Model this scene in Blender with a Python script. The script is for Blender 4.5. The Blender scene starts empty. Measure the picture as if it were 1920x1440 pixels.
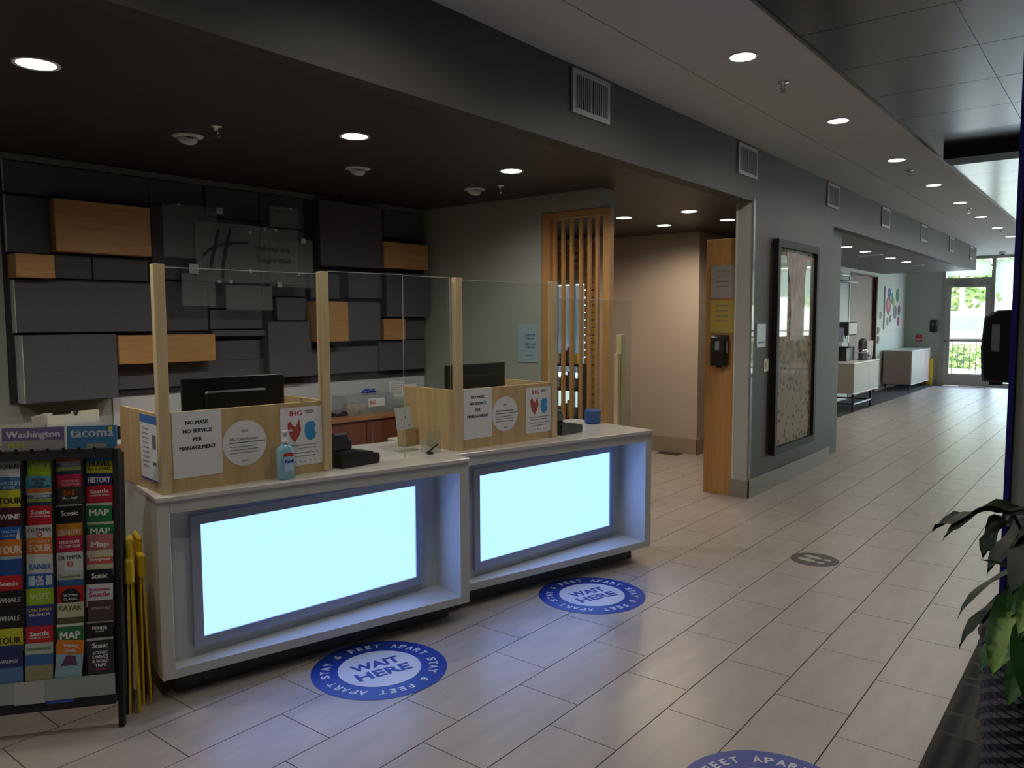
import bpy, math, random
from mathutils import Matrix, Vector
random.seed(7)
PI = math.pi
R = math.radians
scene = bpy.context.scene
COL = scene.collection

# ------------------------------------------------------------------ camera
CAMZ = 1.593
cam_data = bpy.data.cameras.new('camera')
cam_data.sensor_fit = 'HORIZONTAL'
cam_data.sensor_width = 36.0
cam_data.lens = 36.0 * 1474.86 / 1920.0
cam_data.clip_start = 0.05
cam_data.clip_end = 400
cam = bpy.data.objects.new('camera', cam_data)
COL.objects.link(cam)
_y, _p, _r = R(38.2393), R(4.53286), R(-0.21338)
_f = Vector((-math.sin(_y) * math.cos(_p), math.cos(_y) * math.cos(_p), -math.sin(_p)))
_rt = Vector((math.cos(_y), math.sin(_y), 0))
_up = _rt.cross(_f)
_x = math.cos(_r) * _rt + math.sin(_r) * _up
_u = -math.sin(_r) * _rt + math.cos(_r) * _up
M = Matrix(((_x.x, _u.x, -_f.x, 0), (_x.y, _u.y, -_f.y, 0), (_x.z, _u.z, -_f.z, CAMZ), (0, 0, 0, 1)))
cam.matrix_world = M
scene.camera = cam

# ------------------------------------------------------------------ view + world + sun
scene.view_settings.view_transform = 'Standard'
scene.view_settings.look = 'None'
scene.view_settings.exposure = 0.1
scene.view_settings.gamma = 1.0
scene.view_settings.use_curve_mapping = False
try:
    scene.cycles.use_denoising = True
    scene.cycles.max_bounces = 8
    scene.cycles.diffuse_bounces = 4
    scene.cycles.glossy_bounces = 3
    scene.cycles.transparent_max_bounces = 16
    scene.cycles.sample_clamp_indirect = 4.0
    scene.cycles.caustics_reflective = False
    scene.cycles.caustics_refractive = False
except Exception:
    pass
world = bpy.data.worlds.new('world')
scene.world = world
world.use_nodes = True
nt = world.node_tree
nt.nodes.clear()
sky = nt.nodes.new('ShaderNodeTexSky')
sky.sky_type = 'NISHITA'
sky.sun_disc = False
sky.sun_elevation = R(50)
sky.sun_rotation = R(200)
sky.air_density = 1.2
sky.dust_density = 3.0
bg = nt.nodes.new('ShaderNodeBackground')
WORLD = 4.2
bg.inputs[1].default_value = WORLD
ow = nt.nodes.new('ShaderNodeOutputWorld')
mixw = nt.nodes.new('ShaderNodeMix'); mixw.data_type = 'RGBA'; mixw.inputs[0].default_value = .6; mixw.inputs[7].default_value = (.93, .98, .95, 1)
nt.links.new(sky.outputs[0], mixw.inputs[6]); nt.links.new(mixw.outputs[2], bg.inputs[0])
nt.links.new(bg.outputs[0], ow.inputs[0])
sd = bpy.data.lights.new('sun', 'SUN')
sd.energy = 11.0
sd.angle = R(2)
sd.color = (1, .96, .88)
so = bpy.data.objects.new('sun', sd)
so.rotation_euler = (R(42), R(12), R(-25))
COL.objects.link(so)
DOWN = 32.0      # watts of a ceiling downlight
PANEL = (0.50, 0.90, 2.3)

# ------------------------------------------------------------------ materials
MATS = {}
def mat(name, color, rough=.6, metal=0, emit=None, strength=1, alpha=None, noise=None, coat=0, spec=.5, bump=None):
    if name in MATS: return MATS[name]
    m = bpy.data.materials.new(name)
    m.use_nodes = True
    n = m.node_tree.nodes; l = m.node_tree.links
    b = n['Principled BSDF']
    b.inputs['Base Color'].default_value = (*color, 1)
    b.inputs['Roughness'].default_value = rough
    b.inputs['Metallic'].default_value = metal
    b.inputs['Specular IOR Level'].default_value = spec
    b.inputs['Coat Weight'].default_value = coat
    b.inputs['Coat Roughness'].default_value = .03
    if emit:
        b.inputs['Emission Color'].default_value = (*emit, 1)
        b.inputs['Emission Strength'].default_value = strength
    if alpha is not None: b.inputs['Alpha'].default_value = alpha
    if noise:  # (scale xyz, color2, detail)
        tc = n.new('ShaderNodeTexCoord'); mp = n.new('ShaderNodeMapping'); ns = n.new('ShaderNodeTexNoise'); rp = n.new('ShaderNodeValToRGB')
        mp.inputs['Scale'].default_value = noise[0]
        ns.inputs['Scale'].default_value = 1; ns.inputs['Detail'].default_value = noise[2] if len(noise) > 2 else 4
        rp.color_ramp.elements[0].position = .35; rp.color_ramp.elements[1].position = .65
        rp.color_ramp.elements[0].color = (*color, 1); rp.color_ramp.elements[1].color = (*noise[1], 1)
        l.new(tc.outputs['Object'], mp.inputs[0]); l.new(mp.outputs[0], ns.inputs[0]); l.new(ns.outputs[0], rp.inputs[0]); l.new(rp.outputs[0], b.inputs['Base Color'])
        if bump:
            bp = n.new('ShaderNodeBump'); bp.inputs['Strength'].default_value = bump; bp.inputs['Distance'].default_value = .01
            l.new(ns.outputs[0], bp.inputs['Height']); l.new(bp.outputs[0], b.inputs['Normal'])
    MATS[name] = m
    return m

def glass(name, tint=(.95, 1, .98), refl=.06, haze=0.0, rough=.02):
    if name in MATS: return MATS[name]
    m = bpy.data.materials.new(name); m.use_nodes = True
    n = m.node_tree.nodes; l = m.node_tree.links
    n.clear()
    t = n.new('ShaderNodeBsdfTransparent'); t.inputs[0].default_value = (*tint, 1)
    g = n.new('ShaderNodeBsdfGlossy'); g.inputs['Roughness'].default_value = rough
    fr = n.new('ShaderNodeFresnel'); ge = n.new('ShaderNodeNewGeometry'); mr = n.new('ShaderNodeMapRange')
    mr.inputs[3].default_value = 1.38; mr.inputs[4].default_value = 1 / 1.38; l.new(ge.outputs['Backfacing'], mr.inputs[0]); l.new(mr.outputs[0], fr.inputs[0])
    mx = n.new('ShaderNodeMixShader'); o = n.new('ShaderNodeOutputMaterial')
    l.new(fr.outputs[0], mx.inputs[0]); l.new(t.outputs[0], mx.inputs[1]); l.new(g.outputs[0], mx.inputs[2])
    if haze:
        d = n.new('ShaderNodeBsdfDiffuse'); d.inputs[0].default_value = (.8, .85, .85, 1)
        m2 = n.new('ShaderNodeMixShader'); m2.inputs[0].default_value = haze
        l.new(mx.outputs[0], m2.inputs[1]); l.new(d.outputs[0], m2.inputs[2]); l.new(m2.outputs[0], o.inputs[0])
    else:
        l.new(mx.outputs[0], o.inputs[0])
    MATS[name] = m
    return m

pine = mat('pine', (.66, .53, .32), .55, noise=((30, 30, 3), (.56, .42, .23), 3))
ply = mat('plywood', (.58, .41, .21), .5, noise=((6, 30, 30), (.50, .34, .17), 3))
plyv = mat('plywood_upright', (.60, .43, .22), .5, noise=((25, 25, 2.5), (.50, .34, .17), 3))
oak = mat('oak', (.54, .30, .12), .45, noise=((3, 30, 40), (.46, .24, .085), 5))
oakv = mat('oak_upright', (.52, .28, .10), .45, noise=((40, 40, 2), (.44, .22, .07), 5))
cherry = mat('cherry', (.22, .06, .03), .35, noise=((30, 30, 2), (.15, .04, .02), 4))
cherrytop = mat('cherry_top', (.40, .18, .08), .35, noise=((4, 30, 4), (.33, .14, .06), 4))
felt = mat('felt_grey', (.105, .103, .125), .9, noise=((90, 90, 90), (.092, .090, .11), 3))
feltlit = mat('panel_lit_end', (.55, .58, .58), .7)  # light on the panels' end faces, put into the colour
whitelam = mat('white_laminate', (.60, .61, .58), .45)
quartz = mat('quartz_counter', (.72, .68, .64), .18, noise=((60, 60, 60), (.66, .61, .58), 4))
alu = mat('aluminium', (.42, .46, .55), .35, .7)
panelglow = mat('backlit_panel', (.1, .1, .1), .4, emit=PANEL, strength=1.0)
kick = mat('toe_kick_dark', (.07, .065, .07), .6)
black = mat('black_plastic', (.008, .008, .010), .35)
blackm = mat('black_matte', (.012, .012, .014), .7)
paper = mat('white_paper', (.74, .75, .78), .7)
paperd = mat('cream_paper', (.62, .61, .52), .7)
ink = mat('black_ink', (.015, .015, .02), .7)
greyink = mat('grey_ink', (.25, .25, .27), .7)
redink = mat('red_ink', (.55, .05, .05), .6)
blueink = mat('blue_ink', (.02, .06, .35), .6)
white = mat('white_print', (.80, .80, .80), .6)
acry = glass('acrylic', (.93, .96, .95))
acryh = glass('acrylic_frosted', (.90, .92, .92), haze=.10)
winglass = glass('window_glass', (.97, .99, .98))
wallgreen = mat('paint_grey_green', (.37, .39, .35), .75, noise=((3, 3, 3), (.35, .37, .33)))
wallbeige = mat('paint_beige', (.45, .38, .31), .7, noise=((3, 3, 3), (.43, .36, .295)))
wallgrey = mat('paint_dark_grey', (.054, .048, .043), .6, noise=((2, 2, 2), (.050, .045, .040)))
ceildark = mat('ceiling_dark_brown', (.038, .030, .027), .45)
ceilwhite = mat('ceiling_white', (.62, .62, .61), .8, noise=((2, 2, 2), (.60, .60, .59)))
ceilfar = mat('ceiling_grey', (.12, .115, .11), .5)
trimw = mat('trim_tile', (.27, .255, .225), .5)
grout = mat('grout', (.07, .06, .055), .9, spec=.1)
lampm = mat('lamp_disc', (.8, .8, .8), .5, emit=(1, .96, .88), strength=14)
whitepl = mat('white_plastic', (.62, .64, .64), .4)
chrome = mat('chrome', (.6, .6, .62), .25, 1)
yellow = mat('yellow_plastic', (.78, .56, .02), .4)
bluefringe = mat('blue_strip', (.010, .008, .20), .5)  # blue colour fringe of the lens, put into a material
doorgrey = mat('door_frame_grey', (.30, .30, .27), .45)
shade = mat('roller_shade', (.80, .84, .78), .9)
red = mat('red_plastic', (.5, .03, .03), .5)

def tile_mat():
    m = bpy.data.materials.new('porcelain_tile'); m.use_nodes = True
    n = m.node_tree.nodes; l = m.node_tree.links; b = n['Principled BSDF']
    tc = n.new('ShaderNodeTexCoord'); mp = n.new('ShaderNodeMapping'); ns = n.new('ShaderNodeTexNoise'); rp = n.new('ShaderNodeValToRGB')
    mp.inputs['Scale'].default_value = (9, 1.6, 1); ns.inputs['Scale'].default_value = 1.6; ns.inputs['Detail'].default_value = 6
    g = n.new('ShaderNodeNewGeometry'); oi = n.new('ShaderNodeObjectInfo'); ad = n.new('ShaderNodeVectorMath')
    l.new(g.outputs['Position'], ad.inputs[0]); 
    cmb = n.new('ShaderNodeCombineXYZ'); mul = n.new('ShaderNodeMath'); mul.operation = 'MULTIPLY'; mul.inputs[1].default_value = 40
    l.new(oi.outputs['Random'], mul.inputs[0]); l.new(mul.outputs[0], cmb.inputs[0]); l.new(mul.outputs[0], cmb.inputs[1]); l.new(cmb.outputs[0], ad.inputs[1])
    l.new(ad.outputs[0], mp.inputs[0]); l.new(mp.outputs[0], ns.inputs[0]); l.new(ns.outputs[0], rp.inputs[0])
    rp.color_ramp.elements[0].position = .3; rp.color_ramp.elements[1].position = .7
    rp.color_ramp.elements[0].color = (.37, .325, .295, 1); rp.color_ramp.elements[1].color = (.45, .40, .365, 1)
    l.new(rp.outputs[0], b.inputs['Base Color'])
    b.inputs['Roughness'].default_value = .34; b.inputs['Specular IOR Level'].default_value = .5
    return m
tilem = tile_mat()

def carpet_mat():
    m = bpy.data.materials.new('patterned_carpet'); m.use_nodes = True
    n = m.node_tree.nodes; l = m.node_tree.links; b = n['Principled BSDF']
    tc = n.new('ShaderNodeTexCoord'); w = n.new('ShaderNodeTexWave'); v = n.new('ShaderNodeTexVoronoi'); rp = n.new('ShaderNodeValToRGB'); mx = n.new('ShaderNodeMix'); mx.data_type = 'RGBA'
    v.feature = 'DISTANCE_TO_EDGE'; v.inputs['Scale'].default_value = 4
    w.inputs['Scale'].default_value = 4.5; w.inputs['Distortion'].default_value = .6
    l.new(tc.outputs['Object'], w.inputs[0]); l.new(tc.outputs['Object'], v.inputs[0])
    r2 = n.new('ShaderNodeValToRGB'); l.new(v.outputs[0], r2.inputs[0]); r2.color_ramp.elements[0].position = .02; r2.color_ramp.elements[1].position = .035
    l.new(w.outputs[0], rp.inputs[0]); rp.color_ramp.elements[0].color = (.014, .013, .016, 1); rp.color_ramp.elements[1].color = (.05, .046, .04, 1)
    l.new(r2.outputs[0], mx.inputs[0]); mx.inputs[6].default_value = (.07, .062, .05, 1); l.new(rp.outputs[0], mx.inputs[7]); l.new(mx.outputs[2], b.inputs['Base Color'])
    b.inputs['Roughness'].default_value = .95
    return m
carpetm = carpet_mat()

# ------------------------------------------------------------------ mesh builder
class MB:
    def __init__(s): s.v = []; s.f = []; s.sm = []
    def poly(s, pts, faces, smooth=False):
        o = len(s.v); s.v += [tuple(p) for p in pts]; s.f += [tuple(i + o for i in f) for f in faces]; s.sm += [smooth] * len(faces); return s
    def box(s, x0, x1, y0, y1, z0, z1, bev=0, rot=None, piv=None):
        if bev:
            b = min(bev, (x1 - x0) * .45, (y1 - y0) * .45, (z1 - z0) * .45)
            P = []
            for zz, i in ((z0, b), (z0 + b, 0), (z1 - b, 0), (z1, b)):
                for cx, cy, sx, sy in ((x0, y0, 1, 1), (x1, y0, -1, 1), (x1, y1, -1, -1), (x0, y1, 1, -1)):
                    if (sx, sy) in ((1, 1), (-1, -1)):
                        P += [(cx + sx * i, cy + sy * (b + (i if i else 0) * 0) + (0), zz), (cx + sx * (b), cy + sy * i, zz)]
                    else:
                        P += [(cx + sx * b, cy + sy * i, zz), (cx + sx * i, cy + sy * b, zz)]
            F = []
            for k in range(3):
                for j in range(8):
                    a = k * 8 + j; c = k * 8 + (j + 1) % 8
                    F.append((a, c, c + 8, a + 8))
            F.append(tuple(range(7, -1, -1))); F.append(tuple(range(24, 32)))
        else:
            P = [(x0, y0, z0), (x1, y0, z0), (x1, y1, z0), (x0, y1, z0), (x0, y0, z1), (x1, y0, z1), (x1, y1, z1), (x0, y1, z1)]
            F = [(0, 3, 2, 1), (4, 5, 6, 7), (0, 1, 5, 4), (1, 2, 6, 5), (2, 3, 7, 6), (3, 0, 4, 7)]
        if rot is not None:
            pv = Vector(piv or ((x0 + x1) / 2, (y0 + y1) / 2, (z0 + z1) / 2))
            P = [tuple(rot @ (Vector(p) - pv) + pv) for p in P]
        return s.poly(P, F)
    def prism(s, foot, z0, z1):
        n = len(foot); P = [(x, y, z0) for x, y in foot] + [(x, y, z1) for x, y in foot]
        F = [(i, (i + 1) % n, (i + 1) % n + n, i + n) for i in range(n)] + [tuple(range(n - 1, -1, -1)), tuple(range(n, 2 * n))]
        return s.poly(P, F)
    def profile_y(s, prof, y0, y1):   # polygon in xz extruded along y
        n = len(prof); P = [(x, y0, z) for x, z in prof] + [(x, y1, z) for x, z in prof]
        F = [((i + 1) % n, i, i + n, (i + 1) % n + n) for i in range(n)] + [tuple(range(n)), tuple(range(2 * n - 1, n - 1, -1))]
        return s.poly(P, F)
    def lathe(s, prof, n=20, c=(0, 0, 0), smooth=True):  # prof [(r,z)]
        P = []; F = []
        for r, z in prof:
            for k in range(n): a = 2 * PI * k / n; P.append((c[0] + r * math.cos(a), c[1] + r * math.sin(a), c[2] + z))
        for i in range(len(prof) - 1):
            for k in range(n): a = i * n + k; b = i * n + (k + 1) % n; F.append((a, b, b + n, a + n))
        s.poly(P, F, smooth)
        o = len(s.v) - len(P)
        s.f.append(tuple(o + k for k in range(n - 1, -1, -1))); s.sm.append(False)
        s.f.append(tuple(o + (len(prof) - 1) * n + k for k in range(n))); s.sm.append(False)
        return s
    def tube(s, pts, r, n=8, smooth=True):
        pts = [Vector(p) for p in pts]; P = []; F = []
        for i, p in enumerate(pts):
            d = (pts[min(i + 1, len(pts) - 1)] - pts[max(i - 1, 0)]).normalized()
            a = d.cross(Vector((0, 0, 1)));
            if a.length < .05: a = d.cross(Vector((0, 1, 0)))
            a.normalize(); b = d.cross(a)
            rr = r[i] if isinstance(r, (list, tuple)) else r
            for k in range(n):
                t = 2 * PI * k / n; P.append(tuple(p + a * rr * math.cos(t) + b * rr * math.sin(t)))
        for i in range(len(pts) - 1):
            for k in range(n): q = i * n + k; w = i * n + (k + 1) % n; F.append((q, w, w + n, q + n))
        F.append(tuple(range(n - 1, -1, -1))); F.append(tuple(range((len(pts) - 1) * n, len(pts) * n)))
        return s.poly(P, F, smooth)
    def disc(s, r, z0, z1, c=(0, 0), n=32, r2=None):
        return s.lathe([(r, z0), (r2 or r, z1)], n, (c[0], c[1], 0), False)
    def mesh(s, name, m):
        me = bpy.data.meshes.new(name); me.from_pydata(s.v, [], s.f)
        me.polygons.foreach_set('use_smooth', s.sm)
        if m: me.materials.append(m)
        me.update(); return me
    def build(s, name, m, parent=None):
        o = bpy.data.objects.new(name, s.mesh(name, m)); COL.objects.link(o)
        if parent is not None: o.parent = parent
        return o

def bx(name, m, parent, *a, **k): return MB().box(*a, **k).build(name, m, parent)
def props(o, label, cat, group=None):
    o['label'] = label; o['category'] = cat
    if group: o['group'] = group
    return o
def thing(name, label, cat, loc=(0, 0, 0), rz=0, group=None):
    o = bpy.data.objects.new(name, None); o.empty_display_size = .1; COL.objects.link(o)
    o.location = loc; o.rotation_euler = (0, 0, rz)
    return props(o, label, cat, group)
def struct(name, m, *a, parent=None, **k):
    o = MB().box(*a, **k).build(name, m, parent)
    if parent is None: o['kind'] = 'structure'
    return o
def sempty(name):
    o = bpy.data.objects.new(name, None); COL.objects.link(o); o['kind'] = 'structure'; return o
def dup(o, parent=None):
    c = o.copy(); COL.objects.link(c); c.parent = parent
    for ch in o.children: dup(ch, c)
    return c
def lab(o, t): o['label'] = t; return o

TEXTS = []
def text(name, body, parent, w, h, x, y, z, m, face='front', ang=0, bold=.0, depth=.0006):
    """lettering of width w and height h centred at (x,y,z); front faces local -y, up faces +z, left faces -x"""
    c = bpy.data.curves.new(name, 'FONT'); c.body = body; c.align_x = 'CENTER'; c.align_y = 'CENTER'; c.extrude = depth; c.offset = bold; c.resolution_u = 2
    o = bpy.data.objects.new(name, c); COL.objects.link(o); c.materials.append(m)
    o.parent = parent
    if face == 'front': rot = Matrix.Rotation(R(90), 4, 'X') @ Matrix.Rotation(ang, 4, 'Z')
    elif face == 'up': rot = Matrix.Rotation(ang, 4, 'Z')
    elif face == 'left': rot = Matrix.Rotation(R(-90), 4, 'Z') @ Matrix.Rotation(R(90), 4, 'X') @ Matrix.Rotation(ang, 4, 'Z')
    o.matrix_local = Matrix.Translation((x, y, z)) @ rot
    TEXTS.append((o, w, h))
    return o
def finish_texts():
    bpy.context.view_layer.update()
    dg = bpy.context.evaluated_depsgraph_get()
    for o, w, h in TEXTS:
        me = bpy.data.meshes.new_from_object(o.evaluated_get(dg))
        xs = [v.co.x for v in me.vertices]; ys = [v.co.y for v in me.vertices]
        if not xs: continue
        cx, cy = (min(xs) + max(xs)) / 2, (min(ys) + max(ys)) / 2; sx = w / (max(xs) - min(xs)); sy = h / (max(ys) - min(ys)) if h else sx
        for v in me.vertices: v.co.x = (v.co.x - cx) * sx; v.co.y = (v.co.y - cy) * sy
        if h and h < .05 and w < .3 and not o.name.startswith('ring'):   # heavier strokes: the same letters again, a hair to each side
            vs = [v.co.copy() for v in me.vertices]; ps = [tuple(p.vertices) for p in me.polygons]; mt = me.materials[0]; d_ = h * .045; k_ = len(vs)
            me = bpy.data.meshes.new('lettering'); me.from_pydata([(v.x + q * d_, v.y, v.z + (q + 1) * .00005) for q in (-1, 0, 1) for v in vs], [], [tuple(i + q * k_ for i in p) for q in range(3) for p in ps]); me.materials.append(mt); me.update()
        n = o.name.split('.')[0]; par = o.parent; ml = o.matrix_local.copy()
        ks = {k: o[k] for k in o.keys()}
        bpy.data.objects.remove(o)
        q = bpy.data.objects.new(n, me); COL.objects.link(q); q.parent = par; q.matrix_local = ml
        for k, v in ks.items(): q[k] = v

# ================================================================== STRUCTURE
HL, HW = 2.635, 3.10       # low (reception) and corridor ceiling heights
# ---- floor: bed + tiles
floor = struct('floor', grout, -7.6, 6.2, -5.2, 21.9, -.12, -.004)
TW, TL = .305, .6025
tm = MB().box(-TW / 2 + .0022, TW / 2 - .0022, -TL / 2 + .0022, TL / 2 - .0022, -.0045, 0)
tile_mesh = tm.mesh('tile', tilem)
tiles = []
def in_floor(x, y):
    if x > 6.1 or y > 21.6 or y < -5: return False
    if x > -.53 and y < 3.5 and x < 3: return False
    if x > -.53 and x < -.3 and y < 4.2: return False
    if y < 5.6 and x < -5.6: return False
    if y > 9.0 and x < -3.75: return False
    if y > 8.7 and x < -4.0: return False
    if x < -7: return False
    return True
for i in range(-19, 25):
    x = -1.439 + (i + .5) * TW
    off = (2.85 - .2008 * i) % TL
    for k in range(-10, 37):
        y = off + (k + .5) * TL
        if in_floor(x, y):
            d = Vector((x, y, -CAMZ)); dc = d.dot(_f)
            vis = 0
            if dc > .5:
                px = 960 + 1474.86 * d.dot(_x) / dc; py = 720 - 1474.86 * d.dot(_u) / dc
                if -60 < px < 1900 and py < 1520 and not (x < -2.9 and y < 5) and not (x < -2.7 and y > 6.8) and not (x > -.33 and y > 3.0): vis = 1 / dc
            tiles.append((vis, x, y))
tiles.sort(key=lambda t: -t[0])
for v, x, y in tiles[:300]:
    o = bpy.data.objects.new('tile', tile_mesh); COL.objects.link(o); o.parent = floor; o.location = (x, y, random.uniform(-.0004, 0))
rest = MB()
for v, x, y in tiles[300:]:
    rest.box(x - TW / 2 + .0022, x + TW / 2 - .0022, y - TL / 2 + .0022, y + TL / 2 - .0022, -.0045, -.0002)
o = rest.build('tiles', tilem, floor); o['kind'] = 'stuff'
# carpets
c = props(MB().prism([(-.53, -4.9), (3, -4.9), (3, 3.33), (-.35, 3.33), (-.35, 4.4), (-.53, 4.4)], -.0035, .004).build('carpet', carpetm), 'dark patterned carpet at the lower right under the planter', 'carpet')
c = props(bx('carpet', mat('charcoal_carpet', (.035, .036, .04), .95), None, -4.5, -3.75, 9.2, 21.55, -.0035, .004), 'charcoal carpet strip under the two pale sideboards', 'carpet')

# ---- ceilings
struct('ceiling', ceildark, -7.1, -2.78, -5.0, 9.9, HL, HL + .12)
struct('ceiling_far', ceilfar, -4.62, -2.78, 9.9, 19.19, HL, HL + .12)
# corridor ceiling boards with open joints
cw = struct('ceiling_corridor', blackm, -4.6, -1.5, -5.0, 21.7, HW + .03, HW + .14)
for a in ((-2.66, -2.183, -5, 8.94), (-2.177, -1.50, -5, 21.6), (-2.66, -2.183, 8.946, 21.6)):
    bx('ceiling_board', ceilwhite, cw, a[0], a[1], a[2], a[3], HW, HW + .031)
bx('ceiling_board', ceilwhite, cw, -4.5, -2.664, 19.2, 21.6, HW, HW + .031)
bx('edge_trim', mat('edge_cream', (.55, .53, .45), .5), cw, -1.50, -1.488, -5, 21.6, HW - .003, HW + .05)
# dark glossy ceiling panels on the right
cr = struct('ceiling_right', blackm, -1.488, 6.2, -5, 21.7, HW + .050, HW + .15)
PS = .979
gloss = mat('dark_gloss_panel', (.030, .024, .021), .22, noise=((2, 14, 2), (.022, .018, .016), 4), coat=.0, spec=1.0)
pm = MB().box(-.378 * PS, .378 * PS, -.380 * PS, .380 * PS, 0, .03).mesh('panel', gloss)
for i in range(10):
    for k in range(35):
        x = (-1.52 + .38 + i * .76) * PS; y = (5.25 - .3835 + (k - 13) * .767) * PS
        if x < 6.3 and -5 < y < 21.4:
            if i == 0:
                o = bx('panel', gloss, cr, -1.487, -.762 * PS, y - .380 * PS, y + .380 * PS, HW + .016, HW + .046); continue
            o = bpy.data.objects.new('panel', pm); COL.objects.link(o); o.parent = cr; o.location = (x, y, HW + .016)
bx('seam_strip', bluefringe, cr, -.7475, -.7405, -5, 21.6, HW + .017, HW + .0205)  # added strip imitating the lens's blue fringe along the seam
# ---- bulkhead above corridor edge
bh = struct('wall_bulkhead', wallgrey, -2.78, -2.66, -5.0, 19.19, HL, HW + .03)
struct('wall_bulkhead_end', wallgrey, -4.5, -2.78, 19.07, 19.19, HL + .12, HW + .03)
# ---- walls
AW = R(3.25)
W0 = (-5.467, 1.911)
def wf(u, off=0):  # point on back wall frame
    return (W0[0] + math.sin(AW) * u + math.cos(AW) * off, W0[1] + math.cos(AW) * u - math.sin(AW) * off)
wb = MB().prism([wf(-6.9, 0), wf(3.47, 0), wf(3.47, -.12), wf(-6.9, -.12)][::-1], 0, HL).build('wall_back', wallgreen); wb['kind'] = 'structure'
struct('wall_side', wallgreen, -5.40, -3.905, 5.35, 5.535, 0, HL)
struct('wall_side_header', wallgreen, -3.905, -3.31, 5.35, 5.535, 2.49, HL)
struct('wall_beige', wallbeige, -5.25, -4.02, 8.65, 8.77, 0, HL)
struct('wall_beige_return', wallbeige, -4.14, -4.02, 8.77, 9.9, 0, HL)
struct('wall_beige_end', wallbeige, -4.5, -2.81, 9.9, 10.0, 0, HL)
struct('wall_art', wallgrey, -2.81, -2.66, 6.81, 9.16, 0, HL)
struct('wall_art_return', wallgrey, -2.81, -2.78, 9.16, 9.9, 0, HL)
struct('wall_left_far', mat('paint_pale_green', (.55, .60, .55), .7), -4.62, -4.5, 9.9, 16.72, 0, HW)
mm = MATS['paint_pale_green']
struct('wall_left_far_end', mm, -4.62, -4.5, 18.85, 21.6, 0, HW)
struct('wall_left_far_head', mm, -4.62, -4.5, 16.72, 18.85, 2.56, HW)
struct('wall_far', mat('paint_sage', (.40, .42, .37), .7), -4.62, -3.70, 21.6, 21.75, 0, HW + .05)
struct('wall_market_left', wallbeige, -7.1, -7.0, 5.4, 8.4, 0, HL)
struct('wall_market_side', wallbeige, -7.1, -5.42, 5.42, 5.52, 0, HL)
# market back wall with a window opening
mw = sempty('wall_market')
for k, a in enumerate(((-7.1, -5.86, 0, HL), (-5.37, -5.25, 0, HL), (-5.86, -5.37, 2.12, HL), (-5.86, -5.37, 0, .35))):
    bx('wall_section', wallbeige, mw, a[0], a[1], 8.30, 8.42, a[2], a[3])
struct('wall_market_return', wallbeige, -5.25, -5.2, 8.3, 8.65, 0, HL)
# rear and right walls with windows (behind / beside the camera)
def window_wall(name, axis, pos, a0, a1, z0, z1, piers, glassm=winglass):
    e = sempty(name)
    def seg(nm, m, p, q, zz0, zz1, t=.06):
        if axis == 'y': return bx(nm, m, e, p, q, pos, pos + t * 2, zz0, zz1)
        return bx(nm, m, e, pos, pos + t * 2, p, q, zz0, zz1)
    return e, seg
wr, seg = window_wall('wall_rear', 'y', -5.12, -7, 6.2, 0, HW, None)
seg('wall_section', wallbeige, -7, 6.2, 0, HW + .1)
wrt, seg = window_wall('wall_right', 'x', 6.0, -5, 21.6, 0, HW, None)
seg('wall_section', wallbeige, -5, 21.7, 2.5, HW + .1); seg('wall_section', wallbeige, -5, 21.7, 0, .7)
seg('wall_section', wallbeige, -5, 18.1, .7, 2.5)
# baseboards
struct('baseboard_column', trimw, -2.83, -2.645, 6.79, 6.812, 0, .155)
struct('baseboard_art', trimw, -2.66, -2.643, 6.79, 9.17, 0, .165)
struct('baseboard_beige', mat('trim_brown', (.33, .26, .19), .5), -5.2, -4.01, 8.63, 8.65, 0, .19)
struct('baseboard_return', MATS['trim_brown'], -4.02, -4.0, 8.63, 9.9, 0, .19)
struct('baseboard_far', trimw, -4.5, -3.70, 21.585, 21.6, 0, .12)
struct('baseboard_left', trimw, -4.5, -4.488, 18.9, 21.58, 0, .12)
struct('baseboard_pillar', trimw, -.345, .31, 3.335, 3.35, 0, .12)
# column end of the art wall
tr = struct('trim_1', mat('column_face', (.42, .44, .42), .5), -2.806, -2.655, 6.795, 6.81, .155, 2.672)
g = bx('corner_guard', acryh, tr, -2.668, -2.648, 6.788, 6.795, .16, 2.66)
g = bx('corner_guard', acryh, tr, -2.655, -2.648, 6.788, 6.83, .16, 2.66)
g = bx('corner_guard', whitelam, tr, -2.812, -2.798, 6.788, 6.795, .16, 2.66)
# ceiling/wall trim above feature wall
t = MB().prism([wf(-3, .0), wf(3.42, .0), wf(3.42, .05), wf(-3, .05)], HL - .045, HL - .005).build('trim_2', mat('dim_trim', (.16, .16, .16), .6)); t['kind'] = 'structure'
# pillar right
pg = mat('pillar_paint', (.36, .40, .38), .7)
struct('wall_pillar', pg, -.335, .30, 3.35, 4.0, 0, HW + .05)
tg = struct('trim_3', bluefringe, -.345, -.327, 3.338, 3.36, .12, HW + .04)  # added strip drawing the lens's blue fringe on the pillar edge
# black fascia across dark ceiling
o = bx('ceiling_fascia', blackm, None, -1.40, 5.9, 8.0, 8.35, 3.018, HW + .015); props(o, 'black fascia box hanging under the glossy ceiling panels', 'fascia')

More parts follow.
